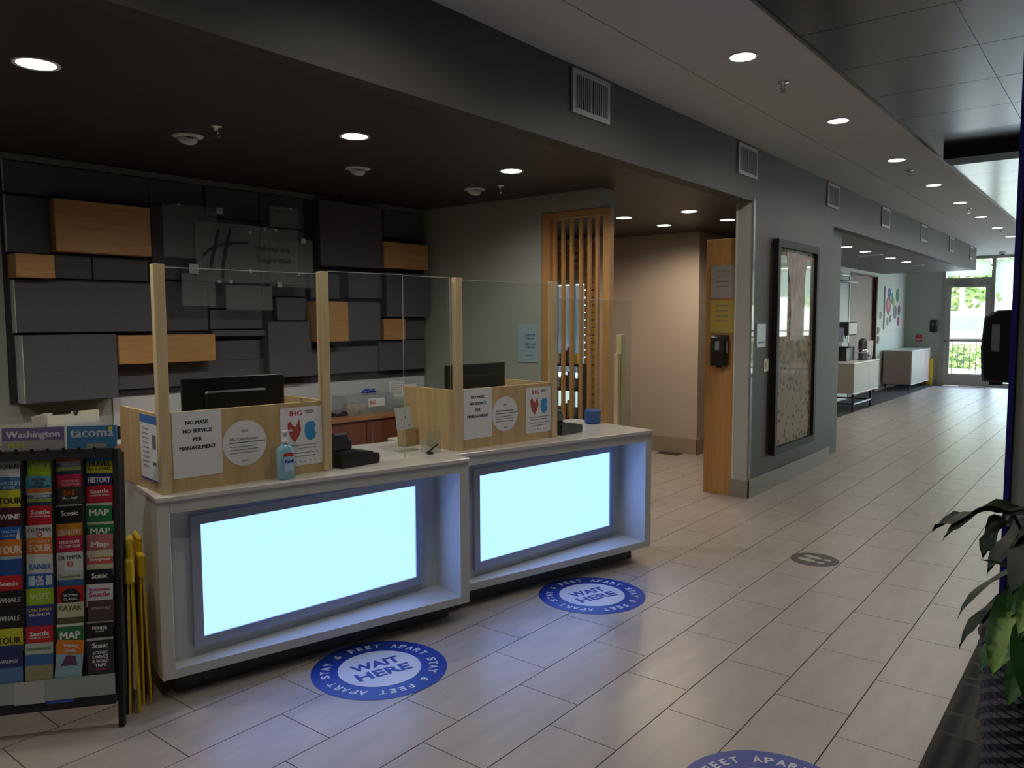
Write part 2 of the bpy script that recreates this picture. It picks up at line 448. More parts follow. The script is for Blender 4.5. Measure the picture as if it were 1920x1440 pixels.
# ---- far glass wall
fw = sempty('window_1')
def fr(n, m, *a): return bx(n, m, fw, *a)
fr('header', doorgrey, -3.70, 6.1, 21.55, 21.75, 3.03, 3.16)
fr('mullion', doorgrey, -3.70, -3.62, 21.58, 21.70, 0, 3.03)
fr('mullion', doorgrey, -2.66, -2.58, 21.58, 21.70, 0, 3.03)
fr('mullion', doorgrey, -3.62, -2.66, 21.58, 21.70, 2.42, 2.60)
for x in (-1.35, -.1, 1.15, 2.4, 3.65, 4.9): fr('mullion', doorgrey, x, x + .07, 21.60, 21.70, .1, 3.03)
fr('sill', doorgrey, -2.58, 6.1, 21.58, 21.70, 0, .10)
fr('transom', doorgrey, -2.58, 6.1, 21.61, 21.69, 1.28, 1.34)
for a, b in ((-2.58, -1.35), (-1.28, -.1), (-.03, 1.15), (1.22, 2.4), (2.47, 3.65), (3.72, 4.9), (4.97, 6.1)):
    fr('pane', winglass, a, b, 21.645, 21.655, .10, 3.03)
fr('pane', winglass, -3.62, -2.66, 21.645, 21.655, 2.60, 3.03)
def fabric(name, col, f):
    m = bpy.data.materials.new(name); m.use_nodes = True; n = m.node_tree.nodes; l = m.node_tree.links; n.clear()
    t = n.new('ShaderNodeBsdfTransparent'); t.inputs[0].default_value = (*col, 1); d = n.new('ShaderNodeBsdfDiffuse'); d.inputs[0].default_value = (*col, 1); q = n.new('ShaderNodeBsdfTranslucent'); q.inputs[0].default_value = (*col, 1)
    a = n.new('ShaderNodeMixShader'); a.inputs[0].default_value = .6; b = n.new('ShaderNodeMixShader'); b.inputs[0].default_value = f; o = n.new('ShaderNodeOutputMaterial')
    l.new(d.outputs[0], a.inputs[1]); l.new(q.outputs[0], a.inputs[2]); l.new(t.outputs[0], b.inputs[1]); l.new(a.outputs[0], b.inputs[2]); l.new(b.outputs[0], o.inputs[0]); return m
shd = fabric('shade_fabric', (.80, .84, .76), .85)
k = 0
for a, b in ((-3.60, -2.68), (-2.56, -1.36), (-1.27, -.11), (-.02, 1.14), (1.23, 2.39), (2.48, 3.64), (3.73, 4.89), (4.98, 6.0)):
    s = bx('roller_shade', shd, None, a, b, 21.57, 21.574, 2.64 if k == 0 else 2.22, 3.0)
    props(s, 'pale roller shade over the glass above the exit door' if k == 0 else ('white roller shade drawn part way down the window beside the exit door' if k == 1 else 'pale roller shade along the far window wall'), 'shade', 'roller shades of the far window wall')
    if k >= 2: s['group'] = 'hidden roller shades of the far window wall'
    k += 1
# exit door
dl = sempty('door_1')
dm = mat('door_leaf_grey', (.36, .35, .31), .45)
for n_, a in (('stile', (-3.62, -3.49, 0.01, 2.42)), ('stile', (-2.77, -2.66, 0.01, 2.42)), ('rail', (-3.49, -2.77, .01, .29)), ('rail', (-3.49, -2.77, 2.37, 2.42))):
    bx(n_, dm, dl, a[0], a[1], 21.60, 21.65, a[2], a[3])
bx('pane', winglass, dl, -3.49, -2.77, 21.62, 21.63, .29, 2.37)
MB().box(-3.60, -2.70, 21.52, 21.56, 1.07, 1.12, bev=.01).box(-3.60, -3.56, 21.52, 21.60, 1.07, 1.12).box(-2.74, -2.70, 21.52, 21.60, 1.05, 1.14).build('push_bar', chrome, dl)
MB().box(-3.40, -3.05, 21.53, 21.60, 2.44, 2.50).box(-3.2, -3.17, 21.38, 21.53, 2.46, 2.48).build('door_closer', chrome, dl)
# brown door in left far wall
d2 = sempty('door_2')
dbrown = mat('door_brown', (.20, .11, .10), .5, noise=((20, 20, 2), (.16, .09, .08)))
bx('door_leaf', dbrown, d2, -4.61, -4.57, 16.75, 18.80, 0, 2.54)
bx('jamb', mat('jamb_brown', (.10, .07, .06), .5), d2, -4.60, -4.49, 18.78, 18.86, 0, 2.57)
bx('jamb', MATS['jamb_brown'], d2, -4.60, -4.49, 16.70, 16.77, 0, 2.57)
bx('lintel', MATS['jamb_brown'], d2, -4.60, -4.49, 16.77, 18.78, 2.54, 2.57)
bx('door_handle', chrome, d2, -4.57, -4.53, 16.9, 17.0, 1.0, 1.03)

# ================================================================== LIGHTS in the ceiling
def downlight(x, y, z, label, group, watts=DOWN, spot=166, col=(1, .93, .82)):
    t = thing('ceiling_downlight', label, 'ceiling light', (x, y, z), 0, group)
    ring = MB(); n = 24; P = []; F = []
    for r, zz in ((.070, .0), (.088, -.001), (.086, -.006), (.072, -.004)):
        for k in range(n): a = 2 * PI * k / n; P.append((r * math.cos(a), r * math.sin(a), zz))
    for i in range(3):
        for k in range(n): q = i * n + k; w = i * n + (k + 1) % n; F.append((q, w, w + n, q + n))
    ring.poly(P, F); ring.build('trim_ring', whitepl, t)
    MB().disc(.071, -.0045, -.0005, n=24).build('lamp_disc', lampm, t)
    ld = bpy.data.lights.new('lamp', 'SPOT'); ld.energy = watts; ld.spot_size = R(spot); ld.spot_blend = .55; ld.shadow_soft_size = .06; ld.color = col
    lo = bpy.data.objects.new('lamp_light', ld); COL.objects.link(lo); lo.parent = t; lo.location = (0, 0, -.03)
    return t
for p, l in (((-3.514, 1.376), 'recessed downlight above the first desk, nearest the left edge'), ((-3.482, 3.0), 'recessed downlight above the gap between the two desks'), ((-3.431, 4.357), 'recessed downlight above the far desk end')):
    downlight(*p, HL, l, 'reception downlights')
for p, l in (((-4.085, 7.02), 'alcove downlight beside the slatted screen, front left'), ((-4.064, 7.841), 'alcove downlight, rear left near the beige wall'), ((-3.372, 7.013), 'alcove downlight, front right and highest of the four'), ((-3.346, 7.855), 'alcove downlight, rear right beside the pale column')):
    downlight(*p, HL, l, 'alcove downlights', 30, col=(1, .82, .62))
names = ['nearest', 'second', 'third', 'fourth', 'fifth', 'sixth', 'seventh', 'eighth']
for k in range(8):
    downlight(-1.825, (4.462, 6.319, 8.189, 9.955, 11.664, 13.45, 15.2, 16.95)[k], HW, names[k] + ' downlight from the camera in the white corridor ceiling', 'corridor downlights', 27)
for k, y in enumerate((11.803, 12.806, 14.386, 15.561)):
    downlight(-3.25, y, HL, names[k] + ' downlight under the low soffit by the sideboards', 'soffit downlights', 16)
for y in (2.6, .75, -1.1): downlight(-1.825, y, HW, 'corridor ceiling downlight outside the picture', 'unseen corridor downlights', 22)
downlight(-3.55, -.3, HL, 'reception ceiling downlight outside the picture', 'unseen corridor downlights')

for i, (x, y) in enumerate(((-4.192, 2.406), (-4.178, 3.622), (-4.116, 4.758))):
    t = thing('eyeball_downlight', 'white eyeball ceiling fitting, unlit, ' + ('nearest the left edge' if i == 0 else 'middle of the three' if i == 1 else 'furthest, near the green wall'), 'ceiling light', (x, y, HL), 0, 'unlit eyeball fittings')
    MB().lathe([(.085, 0), (.085, -.008), (.06, -.014)], 20).build('trim_ring', whitepl, t)
    MB().lathe([(.055, -.006), (.052, -.03), (.035, -.045), (.01, -.05)], 16).build('eyeball', whitepl, t).rotation_euler = (0, R(18), 0)
def sprinkler(x, y, z, l, m=chrome):
    t = thing('fire_sprinkler', l, 'sprinkler', (x, y, z), 0, 'ceiling sprinklers')
    MB().lathe([(.035, 0), (.032, -.006), (.012, -.01), (.012, -.025)], 14).build('escutcheon', m, t)
    MB().tube([(-.012, 0, -.02), (-.016, 0, -.035), (0, 0, -.055)], .003).tube([(.012, 0, -.02), (.016, 0, -.035), (0, 0, -.055)], .003).build('yoke', m, t)
    MB().disc(.02, -.060, -.055, n=12).build('deflector', m, t)
for i, (x, y) in enumerate(((-3.885, 2.392), (-3.869, 4.773))): sprinkler(x, y, HL, 'chrome sprinkler in the dark ceiling ' + ('beside the nearest eyeball fitting' if i == 0 else 'beside the furthest eyeball fitting'))
for k, (x, y) in enumerate(((-1.813, 5.092), (-1.84, 8.825), (-1.823, 12.348), (-1.822, 15.701))): sprinkler(x, y, HW, names[k] + ' sprinkler in the white corridor ceiling', chrome)

# bulkhead vents
def vent():
    t = thing('wall_vent', '', 'vent', (-2.66, 0, 0), 0, 'bulkhead air vents')
    b = MB(); w, h = .42, .255
    b.box(0, .014, 0, w, 0, .03).box(0, .014, 0, w, h - .03, h).box(0, .014, 0, .03, .03, h - .03).box(0, .014, w - .03, w, .03, h - .03).box(0, .012, w * .5 - .008, w * .5 + .008, .03, h - .03)
    b.build('frame', mat('vent_white', (.42, .44, .44), .5), t)
    bx('backing', blackm, t, 0.0005, .002, .03, w - .03, .03, h - .03)
    for k in range(16):
        y = .036 + k * .0225
        if abs(y - w * .5) > .012: MB().box(.002, .010, y, y + .011, .03, h - .03).build('fin', mat('vent_fin', (.25, .27, .27), .5), t)
    return t
v0 = vent()
for i, y in enumerate((3.945, 6.43, 8.87, 11.215, 13.65, 16.05, 18.3)):
    t = v0 if i == 0 else dup(v0)
    t.location = (-2.66, y, 2.825); t['label'] = names[i] + ' white louvred vent from the camera on the dark bulkhead'

# ================================================================== FEATURE WALL PANELS
rw = R(90) - AW
FWt = thing('feature_wall', 'wall of grey and oak block panels behind the reception desks', 'wall panelling', (W0[0], W0[1], 0), rw)
def panel(u0, u1, z0, z1, off, m=felt, label=None, edge=True):
    o = MB().box(u0, u1, -off, -.001, z0, z1, bev=.003).build('panel', m, FWt)
    if label: o['label'] = label
    if m is felt and u0 < .1:
        bx('panel_lit_end', feltlit, FWt, u0 - .004, u0, -off, -.001, z0, z1)  # end face painted pale to look lit
    return o
A_ = 'grey felt'
PAN = [(-.005, .868, 2.395, 2.585, .05), (-.005, .236, 2.03, 2.375, .06), (.258, .478, 1.88, 2.03, .05), (.488, .845, 1.88, 2.03, .05), (.01, .862, 1.535, 1.86, .10), (.02, .572, 1.10, 1.52, .16),
       (.578, 1.72, 1.14, 1.312, .05), (1.262, 1.70, 1.312, 1.46, .04), (1.275, 1.712, 1.492, 1.537, .10), (1.275, 1.70, 1.545, 1.69, .07), (.888, 1.27, 1.535, 1.885, .05),
       (.874, 1.27, 1.90, 2.41, .06), (.874, 1.27, 2.42, 2.585, .04), (1.28, 1.712, 1.70, 2.36, .05), (1.28, 1.712, 2.37, 2.585, .05), (1.72, 2.11, 1.80, 2.33, .045), (1.72, 2.11, 2.34, 2.585, .05),
       (2.215, 2.862, 2.06, 2.585, .12), (2.932, 3.40, 2.345, 2.585, .05), (2.15, 2.43, 1.79, 2.0, .07), (2.51, 2.875, 1.80, 2.02, .09), (2.889, 3.40, 1.64, 2.03, .13),
       (2.462, 2.81, 1.435, 1.76, .14), (3.12, 3.40, 1.435, 1.625, .05), (1.826, 2.10, 1.61, 1.79, .08), (1.715, 2.10, 1.16, 1.60, .13), (2.11, 2.84, 1.16, 1.385, .06), (2.843, 3.38, 1.16, 1.425, .08)]
for p in PAN: panel(p[0], p[1], p[2], p[3], p[4])
for p in ((.24, .835, 2.045, 2.372, .14), (.0, .214, 1.872, 2.015, .18), (.578, 1.258, 1.318, 1.51, .17), (2.862, 3.38, 2.068, 2.296, .14), (2.107, 2.42, 1.435, 1.762, .20), (2.862, 3.11, 1.435, 1.622, .12)):
    panel(*p, m=oak, label='oak veneered block')
bx('backing', mat('felt_dark', (.03, .03, .035), .9), FWt, -.02, 3.42, -.03, -.0, 1.10, 2.585)
# glass logo sign
LG = thing('logo_sign', 'layered glass plaque sign with a brushed H logo on the panel wall', 'sign', (W0[0], W0[1], 0), rw)
plq = glass('plaque_glass', (.80, .82, .82), haze=.10, rough=.12)
for (a, b, c_, d, off) in ((.89, 1.285, 2.044, 2.408, .205), (1.101, 1.927, 1.885, 2.305, .235), (.998, 1.24, 1.712, 1.937, .225), (1.334, 1.712, 1.685, 1.867, .205), (1.709, 1.966, 2.318, 2.476, .205), (1.694, 2.077, 1.865, 2.238, .215)):
    bx('glass_plaque', plq, LG, a, b, -off, -off + .006, c_, d)
cap = mat('cap_grey', (.38, .40, .41), .4)
for i, (u, z) in enumerate(((.989, 2.40), (1.285, 2.387), (1.079, 1.97), (1.518, 2.255), (1.642, 2.29), (1.734, 2.29), (1.869, 2.46), (1.974, 2.225), (1.264, 1.89), (1.356, 1.89), (1.514, 1.974), (1.754, 1.88), (1.928, 1.964))):
    s = (.009, .022, .033, .010, .012, .010, .008, .019, .012, .012, .013, .02, .009)[i]
    b = MB().box(u - s, u + s, -.243, -.237, z - s, z + s).tube([(u, -.237, z), (u, -.05, z)], .005, 6)
    b.build('standoff', cap, LG)
def stroke(pts, w):
    P = []; F = []
    for i, (x, z) in enumerate(pts):
        a = Vector(pts[min(i + 1, len(pts) - 1)]) - Vector(pts[max(i - 1, 0)]); a.normalize(); nx, nz = -a.y, a.x; ww = w * (.5 + .5 * math.sin(PI * (i + .6) / (len(pts) + .2)))
        for s in (-1, 1):
            for y in (-.240, -.2355): P.append((x + nx * ww * s, y, z + nz * ww * s))
    for i in range(len(pts) - 1):
        o = i * 4
        F += [(o, o + 2, o + 6, o + 4), (o + 1, o + 5, o + 7, o + 3), (o, o + 4, o + 5, o + 1), (o + 2, o + 3, o + 7, o + 6)]
    F += [(0, 1, 3, 2), (len(P) - 4, len(P) - 2, len(P) - 1, len(P) - 3)]
    return MB().poly(P, F).build('brush_stroke', ink, LG)
stroke([(1.275, 2.26), (1.255, 2.18), (1.235, 2.10), (1.215, 2.03), (1.208, 1.97)], .012)
stroke([(1.37, 2.27), (1.345, 2.19), (1.32, 2.10), (1.302, 2.01), (1.295, 1.91)], .012)
stroke([(1.15, 2.06), (1.20, 2.11), (1.28, 2.145), (1.36, 2.165), (1.44, 2.175), (1.50, 2.18)], .010)
dimink = mat('dim_ink', (.03, .03, .032), .6)
text('lettering', 'Holiday Inn', LG, .30, .055, 1.70, -.2375, 2.14, dimink)
text('lettering', 'Express', LG, .28, .06, 1.72, -.2375, 2.06, dimink)

# ================================================================== BACK CABINET + splash
CB = thing('back_counter', 'reddish wooden back counter cabinet along the panel wall', 'cabinet', (W0[0], W0[1], 0), rw)
bx('countertop', cherrytop, CB, -.6, 3.36, -.52, -.012, .805, .84, bev=.004)
bx('body', cherry, CB, -.58, 3.34, -.48, -.012, .08, .805)
bx('plinth', kick, CB, -.58, 3.34, -.43, -.02, 0, .08)
for k in range(8):
    u = -.56 + k * .487
    d = MB().box(u, u + .477, -.498, -.481, .10, .79, bev=.003).build('cabinet_door', cherry, CB)
    hb = MB().box(u + .03, u + .045, -.512, -.498, .60, .72).build('handle', chrome, d)
sp = bx('splashback', mat('splash_white', (.62, .64, .68), .5), None, .59, 3.43, -.012, -.001, .842, 1.10); sp.location = (W0[0], W0[1], 0); sp.rotation_euler = (0, 0, rw)
props(sp, 'white splashback strip above the wooden back counter', 'splashback')

# ================================================================== DESKS
A1 = R(14.8); AB = R(8.3)
O1 = Vector((-3.111, 1.588)); U1 = Vector((math.sin(A1), math.cos(A1))); V1 = Vector((-math.cos(A1), math.sin(A1)))
UB = Vector((math.sin(AB), math.cos(AB))); VB = Vector((-math.cos(AB), math.sin(AB)))
O2 = O1 + 1.546 * U1 + .142 * V1
def desk(O, label, pu, pw):
    t = thing('reception_desk', label, 'desk', (O.x, O.y, 0), R(90) - A1, 'backlit reception desks')
    L = 1.54
    bx('countertop', quartz, t, -.003, L + .003, -.012, .765, .857, .88, bev=.004)
    bx('left_panel', whitelam, t, 0, .052, 0, .70, .10, .857, bev=.002)
    bx('right_panel', whitelam, t, L - .056, L, 0, .70, .10, .857, bev=.002)
    bx('bottom_panel', whitelam, t, .052, L - .056, 0, .70, .10, .140)
    bx('top_rail', whitelam, t, .052, L - .056, 0, .70, .805, .857)
    MB().prism([(.052, .078), (L - .056, .242), (L - .056, .262), (.052, .098)], .14, .805).build('back_panel', whitelam, t)
    bx('rear_body', whitelam, t, .052, L - .056, .264, .70, .14, .80)
    MB().prism([(.07, .085), (L - .06, .12), (L - .06, .66), (.07, .66)], 0, .10).build('toe_kick', kick, t)
    # light panel, hung at a slight angle in the recess
    lp = bpy.data.objects.new('light_panel', None); COL.objects.link(lp); lp.parent = t
    lp.location = (pu, .065, 0); lp.rotation_euler = (0, 0, A1 - AB)
    z0, z1, w = .184, .766, pw
    f = MB(); fw_ = .042
    f.box(0, w, 0, .018, z1 - fw_, z1).box(0, w, 0, .018, z0, z0 + fw_).box(0, fw_, 0, .018, z0 + fw_, z1 - fw_).box(w - fw_, w, 0, .018, z0 + fw_, z1 - fw_)
    f.build('frame', alu, lp)
    bx('diffuser', panelglow, lp, fw_, w - fw_, .008, .016, z0 + fw_, z1 - fw_)
    return t
desk(O1, 'nearer white reception desk with a glowing pale blue front panel', .150, 1.232)
desk(O2, 'farther white reception desk with a glowing pale blue front panel', .150 + .02, 1.235)

# ------------------------------------------------ plywood boxes with acrylic
def on_box(O): return (O.x, O.y, 0)
B1 = Vector((-3.1323, 1.6247)); B2 = Vector((-2.8858, 3.2310)) - .05 * UB
RB = R(90) - AB
def pbox(B, label, w):
    t = thing('plywood_screen_box', label, 'screen box', (B.x, B.y, .8805), RB, 'plywood screen boxes')
    for i, x in enumerate((.002, w - .047)):
        MB().box(x, x + .045, 0, .04, 0, .953, bev=.002).build('post', pine, t)
    bx('front_board', plyv, t, .047, w - .047, .012, .030, 0, .338)
    bx('front_top_edge', ply, t, .047, w - .047, .0301, .040, .300, .338)
    for x in (.003, w - .021): bx('side_board', plyv, t, x, x + .018, .0405, .50, 0, .336)
    s = MB().box(.047, w - .047, .016, .019, .3385, .940).build('acrylic_sheet', acry, t)
    e = MB().box(.047, w - .047, .0155, .0195, .940, .943).build('sheet_edge', mat('acrylic_edge', (.5, .52, .5), .3), t)
    return t
pbox(B1, 'plywood box with two tall pine posts on the nearer desk', .806)
pbox(B2, 'plywood box with two tall pine posts on the farther desk', .806)
# free acrylic sheets
def sheet(p, q, h, label, z=.8815):
    d = Vector(q) - Vector(p); t = thing('acrylic_shield', label, 'shield', (p[0], p[1], z), math.atan2(d.y, d.x))
    L = d.length
    bx('sheet', acry, t, 0, L, 0, .003, 0, h)
    bx('sheet_edge', MATS['acrylic_edge'], t, 0, L, -.0003, .0033, h + .0002, h + .0032)
    bx('sheet_edge', MATS['acrylic_edge'], t, L, L + .003, 0, .003, 0, h)
P_ = lambda B, u, v: (B + UB * u + VB * v)
sheet(P_(B1, .812, .018), P_(B1, 1.245, .018), .953, 'clear acrylic sheet right of the nearer plywood box')
sheet(P_(B1, 1.262, .030), P_(B1, 1.568, .030), .950, 'clear acrylic sheet left of the farther plywood box')
sheet(P_(B2, .812, .018), P_(B2, 1.56, .018), .85, 'clear acrylic sheet at the right end of the farther desk')
# lumber pieces at right end
t = thing('lumber_post', 'upright pine offcut standing behind the right end of the farther desk', 'post', (*P_(B2, 1.555, .10), 0), RB)
bx('post', pine, t, 0, .045, 0, .045, 0, 1.50, bev=.002); bx('brace', pine, t, -.032, 0, .005, .04, 0, 1.37, bev=.002)
o = bx('blue_tub', mat('blue_box', (.03, .10, .35), .5), None, -.05, .05, -.04, .04, 0, .10, bev=.012); o.location = (*P_(B2, 1.44, .26), .8805); o.rotation_euler = (0, 0, RB); props(o, 'small blue wipes tub at the back of the farther desk', 'tub')
o = bx('wood_block', ply, None, 0, .09, 0, .06, 0, .105, bev=.002); o.location = (*P_(B2, -.11, .35), .8805); o.rotation_euler = (0, 0, RB); props(o, 'small plywood block left of the farther plywood box', 'block')

# ------------------------------------------------ signs on boxes
def sheet_sign(B, u0, u1, z0, z1, label, name='paper_sign', v=.0115, m=paper, group=None, tilt=0):
    t = thing(name, label, 'sign', (*P_(B, (u0 + u1) / 2, v), (z0 + z1) / 2), RB, group)
    w, h = u1 - u0, z1 - z0
    bx('sheet', m, t, -w / 2, w / 2, -.0012, -.0002, -h / 2, h / 2)
    return t, w, h
def sign_set(B, which, du=0):
    g = None
    t, w, h = sheet_sign(B, .056 + du, .267 + du, .937, 1.218, 'white NO MASK NO SERVICE sheet on the %s plywood box' % which)
    for k, s in enumerate(('NO MASK', 'NO SERVICE', 'PER', 'MANAGEMENT')):
        text('lettering', s, t, (.098, .122, .037, .155)[k], .0165, .0, -.0015, h / 2 - .047 - k * .036, ink)
    t = thing('round_sign', 'white round notice with a black line on the %s plywood box' % which, 'sign', (*P_(B, .372 + du, .0115), 1.058), RB)
    n = 36; P = [(.102 * math.cos(2 * PI * k / n), y, .102 * math.sin(2 * PI * k / n)) for y in (-.0012, -.0002) for k in range(n)]
    MB().poly(P, [tuple(range(n)), tuple(range(2 * n - 1, n - 1, -1))] + [(k, k + n, (k + 1) % n + n, (k + 1) % n) for k in range(n)]).build('sheet', paper, t)
    text('lettering', 'IHG', t, .03, .011, 0, -.0015, .055, greyink); text('lettering', 'IHG', t, .025, .009, 0, -.0015, -.078, greyink)
    text('lettering', 'IHG Clean Promise', t, .13, .012, -.004, -.0015, .020, greyink)
    bx('rule', ink, t, -.075, .098, -.0018, -.0013, .0025, .0055)
    for k, l in enumerate(('We want you to enjoy your time with us', 'our hotel is cleaned to high standards', 'let us know if your room is not right')): text('small_print', l, t, .13, .007, -.005, -.0015, -.014 - k * .014, greyink)
    t, w, h = sheet_sign(B, .543 + du, .762 + du, .922, 1.198, 'white face covering poster with red and blue masks on the %s plywood box' % which)
    text('lettering', 'IHG', t, .060, .024, -.030, -.0015, h / 2 - .028, redink)
    text('small_print', 'HOTELS &\nRESORTS', t, .045, .014, .04, -.0015, h / 2 - .024, greyink)
    # red bandana
    P = [(-.075, .065), (-.060, .075), (-.050, .055), (-.038, .045), (-.026, .060), (-.016, .085), (-.012, .060), (-.006, .030), (-.020, .0), (-.040, -.028), (-.062, .0), (-.074, .030)]
    n = len(P); PP = [(x - .01 + .012, y_, z) for y_ in (-.0018, -.0013) for x, z in P]
    bd = MB().poly(PP, [tuple(range(n - 1, -1, -1)), tuple(range(n, 2 * n))] + [(k, (k + 1) % n, (k + 1) % n + n, k + n) for k in range(n)]).build('bandana_print', mat('bandana_red', (.42, .07, .06), .6), t)
    P = [(.012, .02), (.016, .052), (.030, .066), (.062, .066), (.072, .045), (.064, .025), (.074, .008), (.064, -.016), (.040, -.024), (.020, -.010)]
    n = len(P); PP = [(x, y_, z) for y_ in (-.0018, -.0013) for x, z in P]
    MB().poly(PP, [tuple(range(n - 1, -1, -1)), tuple(range(n, 2 * n))] + [(k, (k + 1) % n, (k + 1) % n + n, k + n) for k in range(n)]).build('mask_print', mat('mask_blue', (.04, .28, .60), .6), t)
    for k, l in enumerate(('Face coverings are required in all indoor', 'public areas of this hotel', 'Guests will be asked to wear a covering', 'thank you for helping keep us safe')): text('small_print', l, t, .165 - .03 * (k % 2), .0075, 0, -.0015, -.042 - k * .0155 - (.006 if k > 1 else 0), greyink)
    for k in range(6): text('small_print', 'OOXOOX'[k], t, .008, .008, -.065 + k * .026, -.0015, -.118, greyink)
sign_set(B1, 'nearer'); sign_set(B2, 'farther', -.0)
# pamphlet on left side of near box
t = thing('side_poster', 'white notice with a blue header on the left side of the nearer plywood box', 'sign', (*P_(B1, .002, .13), 1.065), RB)
bx('sheet', paper, t, -.0015, -.0003, -.10, .10, -.14, .14)
bx('header', mat('header_blue', (.05, .16, .5), .6), t, -.002, -.0015, -.10, .10, .105, .14)
bx('footer', blueink, t, -.002, -.0015, -.10, .10, -.14, -.133)
for k in range(9): text('small_print', 'information for our guests', t, .07, .006, -.0018, .035, .08 - k * .02, greyink, face='left')
bx('photo', mat('photo_grey', (.15, .13, .14), .6), t, -.002, -.0015, -.085, -.045, .0, .06); bx('photo', MATS['photo_grey'], t, -.002, -.0015, -.085, -.045, -.07, -.055)

# ------------------------------------------------ monitors
def monitor(B, u, v, label, yaw=0):
    p = P_(B, u, v)
    t = thing('computer_monitor', label, 'monitor', (p.x, p.y, .8805), RB + yaw)
    MB().box(-.25, .25, 0, .018, .165, .462, bev=.004).box(-.15, .15, -.022, 0, .20, .40, bev=.01).build('housing', black, t)
    bx('screen', mat('screen_dark', (.02, .025, .03), .2), t, -.24, .24, .018, .0195, .178, .452)
    MB().box(-.03, .03, -.035, -.022, .02, .30).build('stand_arm', black, t)
    MB().box(-.12, .12, -.09, .09, 0, .014, bev=.006).build('stand_base', black, t)
monitor(B1, .442, .25, 'black computer monitor seen from behind in the nearer plywood box', R(0))
monitor(B2, .355, .24, 'black computer monitor seen from behind in the farther plywood box', R(4))

# ------------------------------------------------ payment terminals
def terminal(B, u, v, label, s=1.0):
    p = P_(B, u, v)
    t = thing('card_terminal', label, 'card terminal', (p.x, p.y, .8805), RB + R(6)); t.scale = (s, s, s)
    MB().profile_y([(-.105, 0), (.125, 0), (.13, .03), (.125, .05), (-.02, .075), (-.105, .07)], -.09, .09).build('body', black, t)
    bx('keypad', mat('key_dark', (.03, .03, .035), .5), t, .02, .11, -.06, .06, .058, .064, rot=Matrix.Rotation(R(9), 3, 'Y'))
    MB().box(-.095, .0, -.02, .085, .06, .155, bev=.012, rot=Matrix.Rotation(R(-12), 3, 'X')).build('display_head', black, t)
    MB().box(.0, .03, .0, .08, .07, .125, bev=.008).build('printer_cover', black, t)
    MB().tube([(-.10, .06, .02), (-.14, .14, .008), (-.08, .24, .006), (.02, .30, .006)], .004, 6).build('cable', black, t)
terminal(B1, .945, .085, 'black card payment terminal right of the nearer plywood box')
terminal(B2, .95, .105, 'black card payment terminal right of the farther plywood box', .93)

# ------------------------------------------------ hand sanitiser
p = P_(B1, .535, -.045)
t = thing('sanitizer_bottle', 'clear pump bottle of blue hand sanitizer before the nearer plywood box', 'bottle', (p.x, p.y, .8805), RB)
liq = mat('sanitizer_gel', (.30, .62, .78), .12, alpha=.78)
MB().lathe([(.030, 0), (.037, .004), (.037, .125), (.034, .145), (.018, .158), (.014, .162)], 20).build('bottle', liq, t).scale = (1.1, .75, 1)
bx('label_band', red, t, -.022, .026, -.0292, -.0285, .108, .122)
bx('label_face', mat('label_pale', (.45, .66, .85), .4), t, -.020, .026, -.0288, -.0282, .04, .105)
text('lettering', 'Purell', t, .040, .016, .004, -.0298, .085, blueink)
MB().lathe([(.014, .162), (.015, .178), (.008, .182), (.007, .205), (.013, .208), (.013, .222)], 14).box(-.006, .036, -.006, .006, .214, .223).build('pump', whitepl, t)

# ------------------------------------------------ card holder + pen
p = P_(B1, 1.40, .20)
t = thing('sign_holder', 'clear acrylic stand with a small white card between the two desks', 'sign holder', (p.x, p.y, .8805), RB + R(4))
rX = Matrix.Rotation(R(-10), 3, 'X')
bx('stand', acryh, t, -.065, .075, -.02, .05, 0, .004)
MB().box(-.065, .055, 0, .003, .004, .26, rot=rX, piv=(0, 0, 0)).build('holder_sheet', acry, t)
cd = MB().box(-.062, .05, -.003, -.001, .12, .245, rot=rX, piv=(0, 0, 0)).build('card', paper, t)
text('lettering', 'IHG', cd, .018, .007, 0, .030, .21, greyink); text('lettering', '+', cd, .01, .02, 0, .022, .185, ink); text('lettering', 'one', cd, .02, .006, .02, .015, .14, greyink)
p = P_(B1, 1.47, .06)
t = thing('leaflet_holder', 'low clear acrylic box beside the farther plywood box', 'holder', (p.x, p.y, .8805), RB)
MB().box(-.05, .05, 0, .002, 0, .115).box(-.05, -.048, .002, .05, 0, .08).box(.048, .05, .002, .05, 0, .08).box(-.05, .05, .05, .052, 0, .06).build('box', acryh, t)
t = thing('pen', 'dark pen on a small stand at the desk edge', 'pen', (*P_(B1, 1.425, .035), .8805), RB + R(20))
MB().tube([(-.045, 0, .008), (-.03, 0, .012), (.075, 0, .040)], [.002, .005, .005], 8).build('barrel', black, t)
MB().lathe([(.018, 0), (.016, .008), (.006, .012)], 12).build('base', black, t)

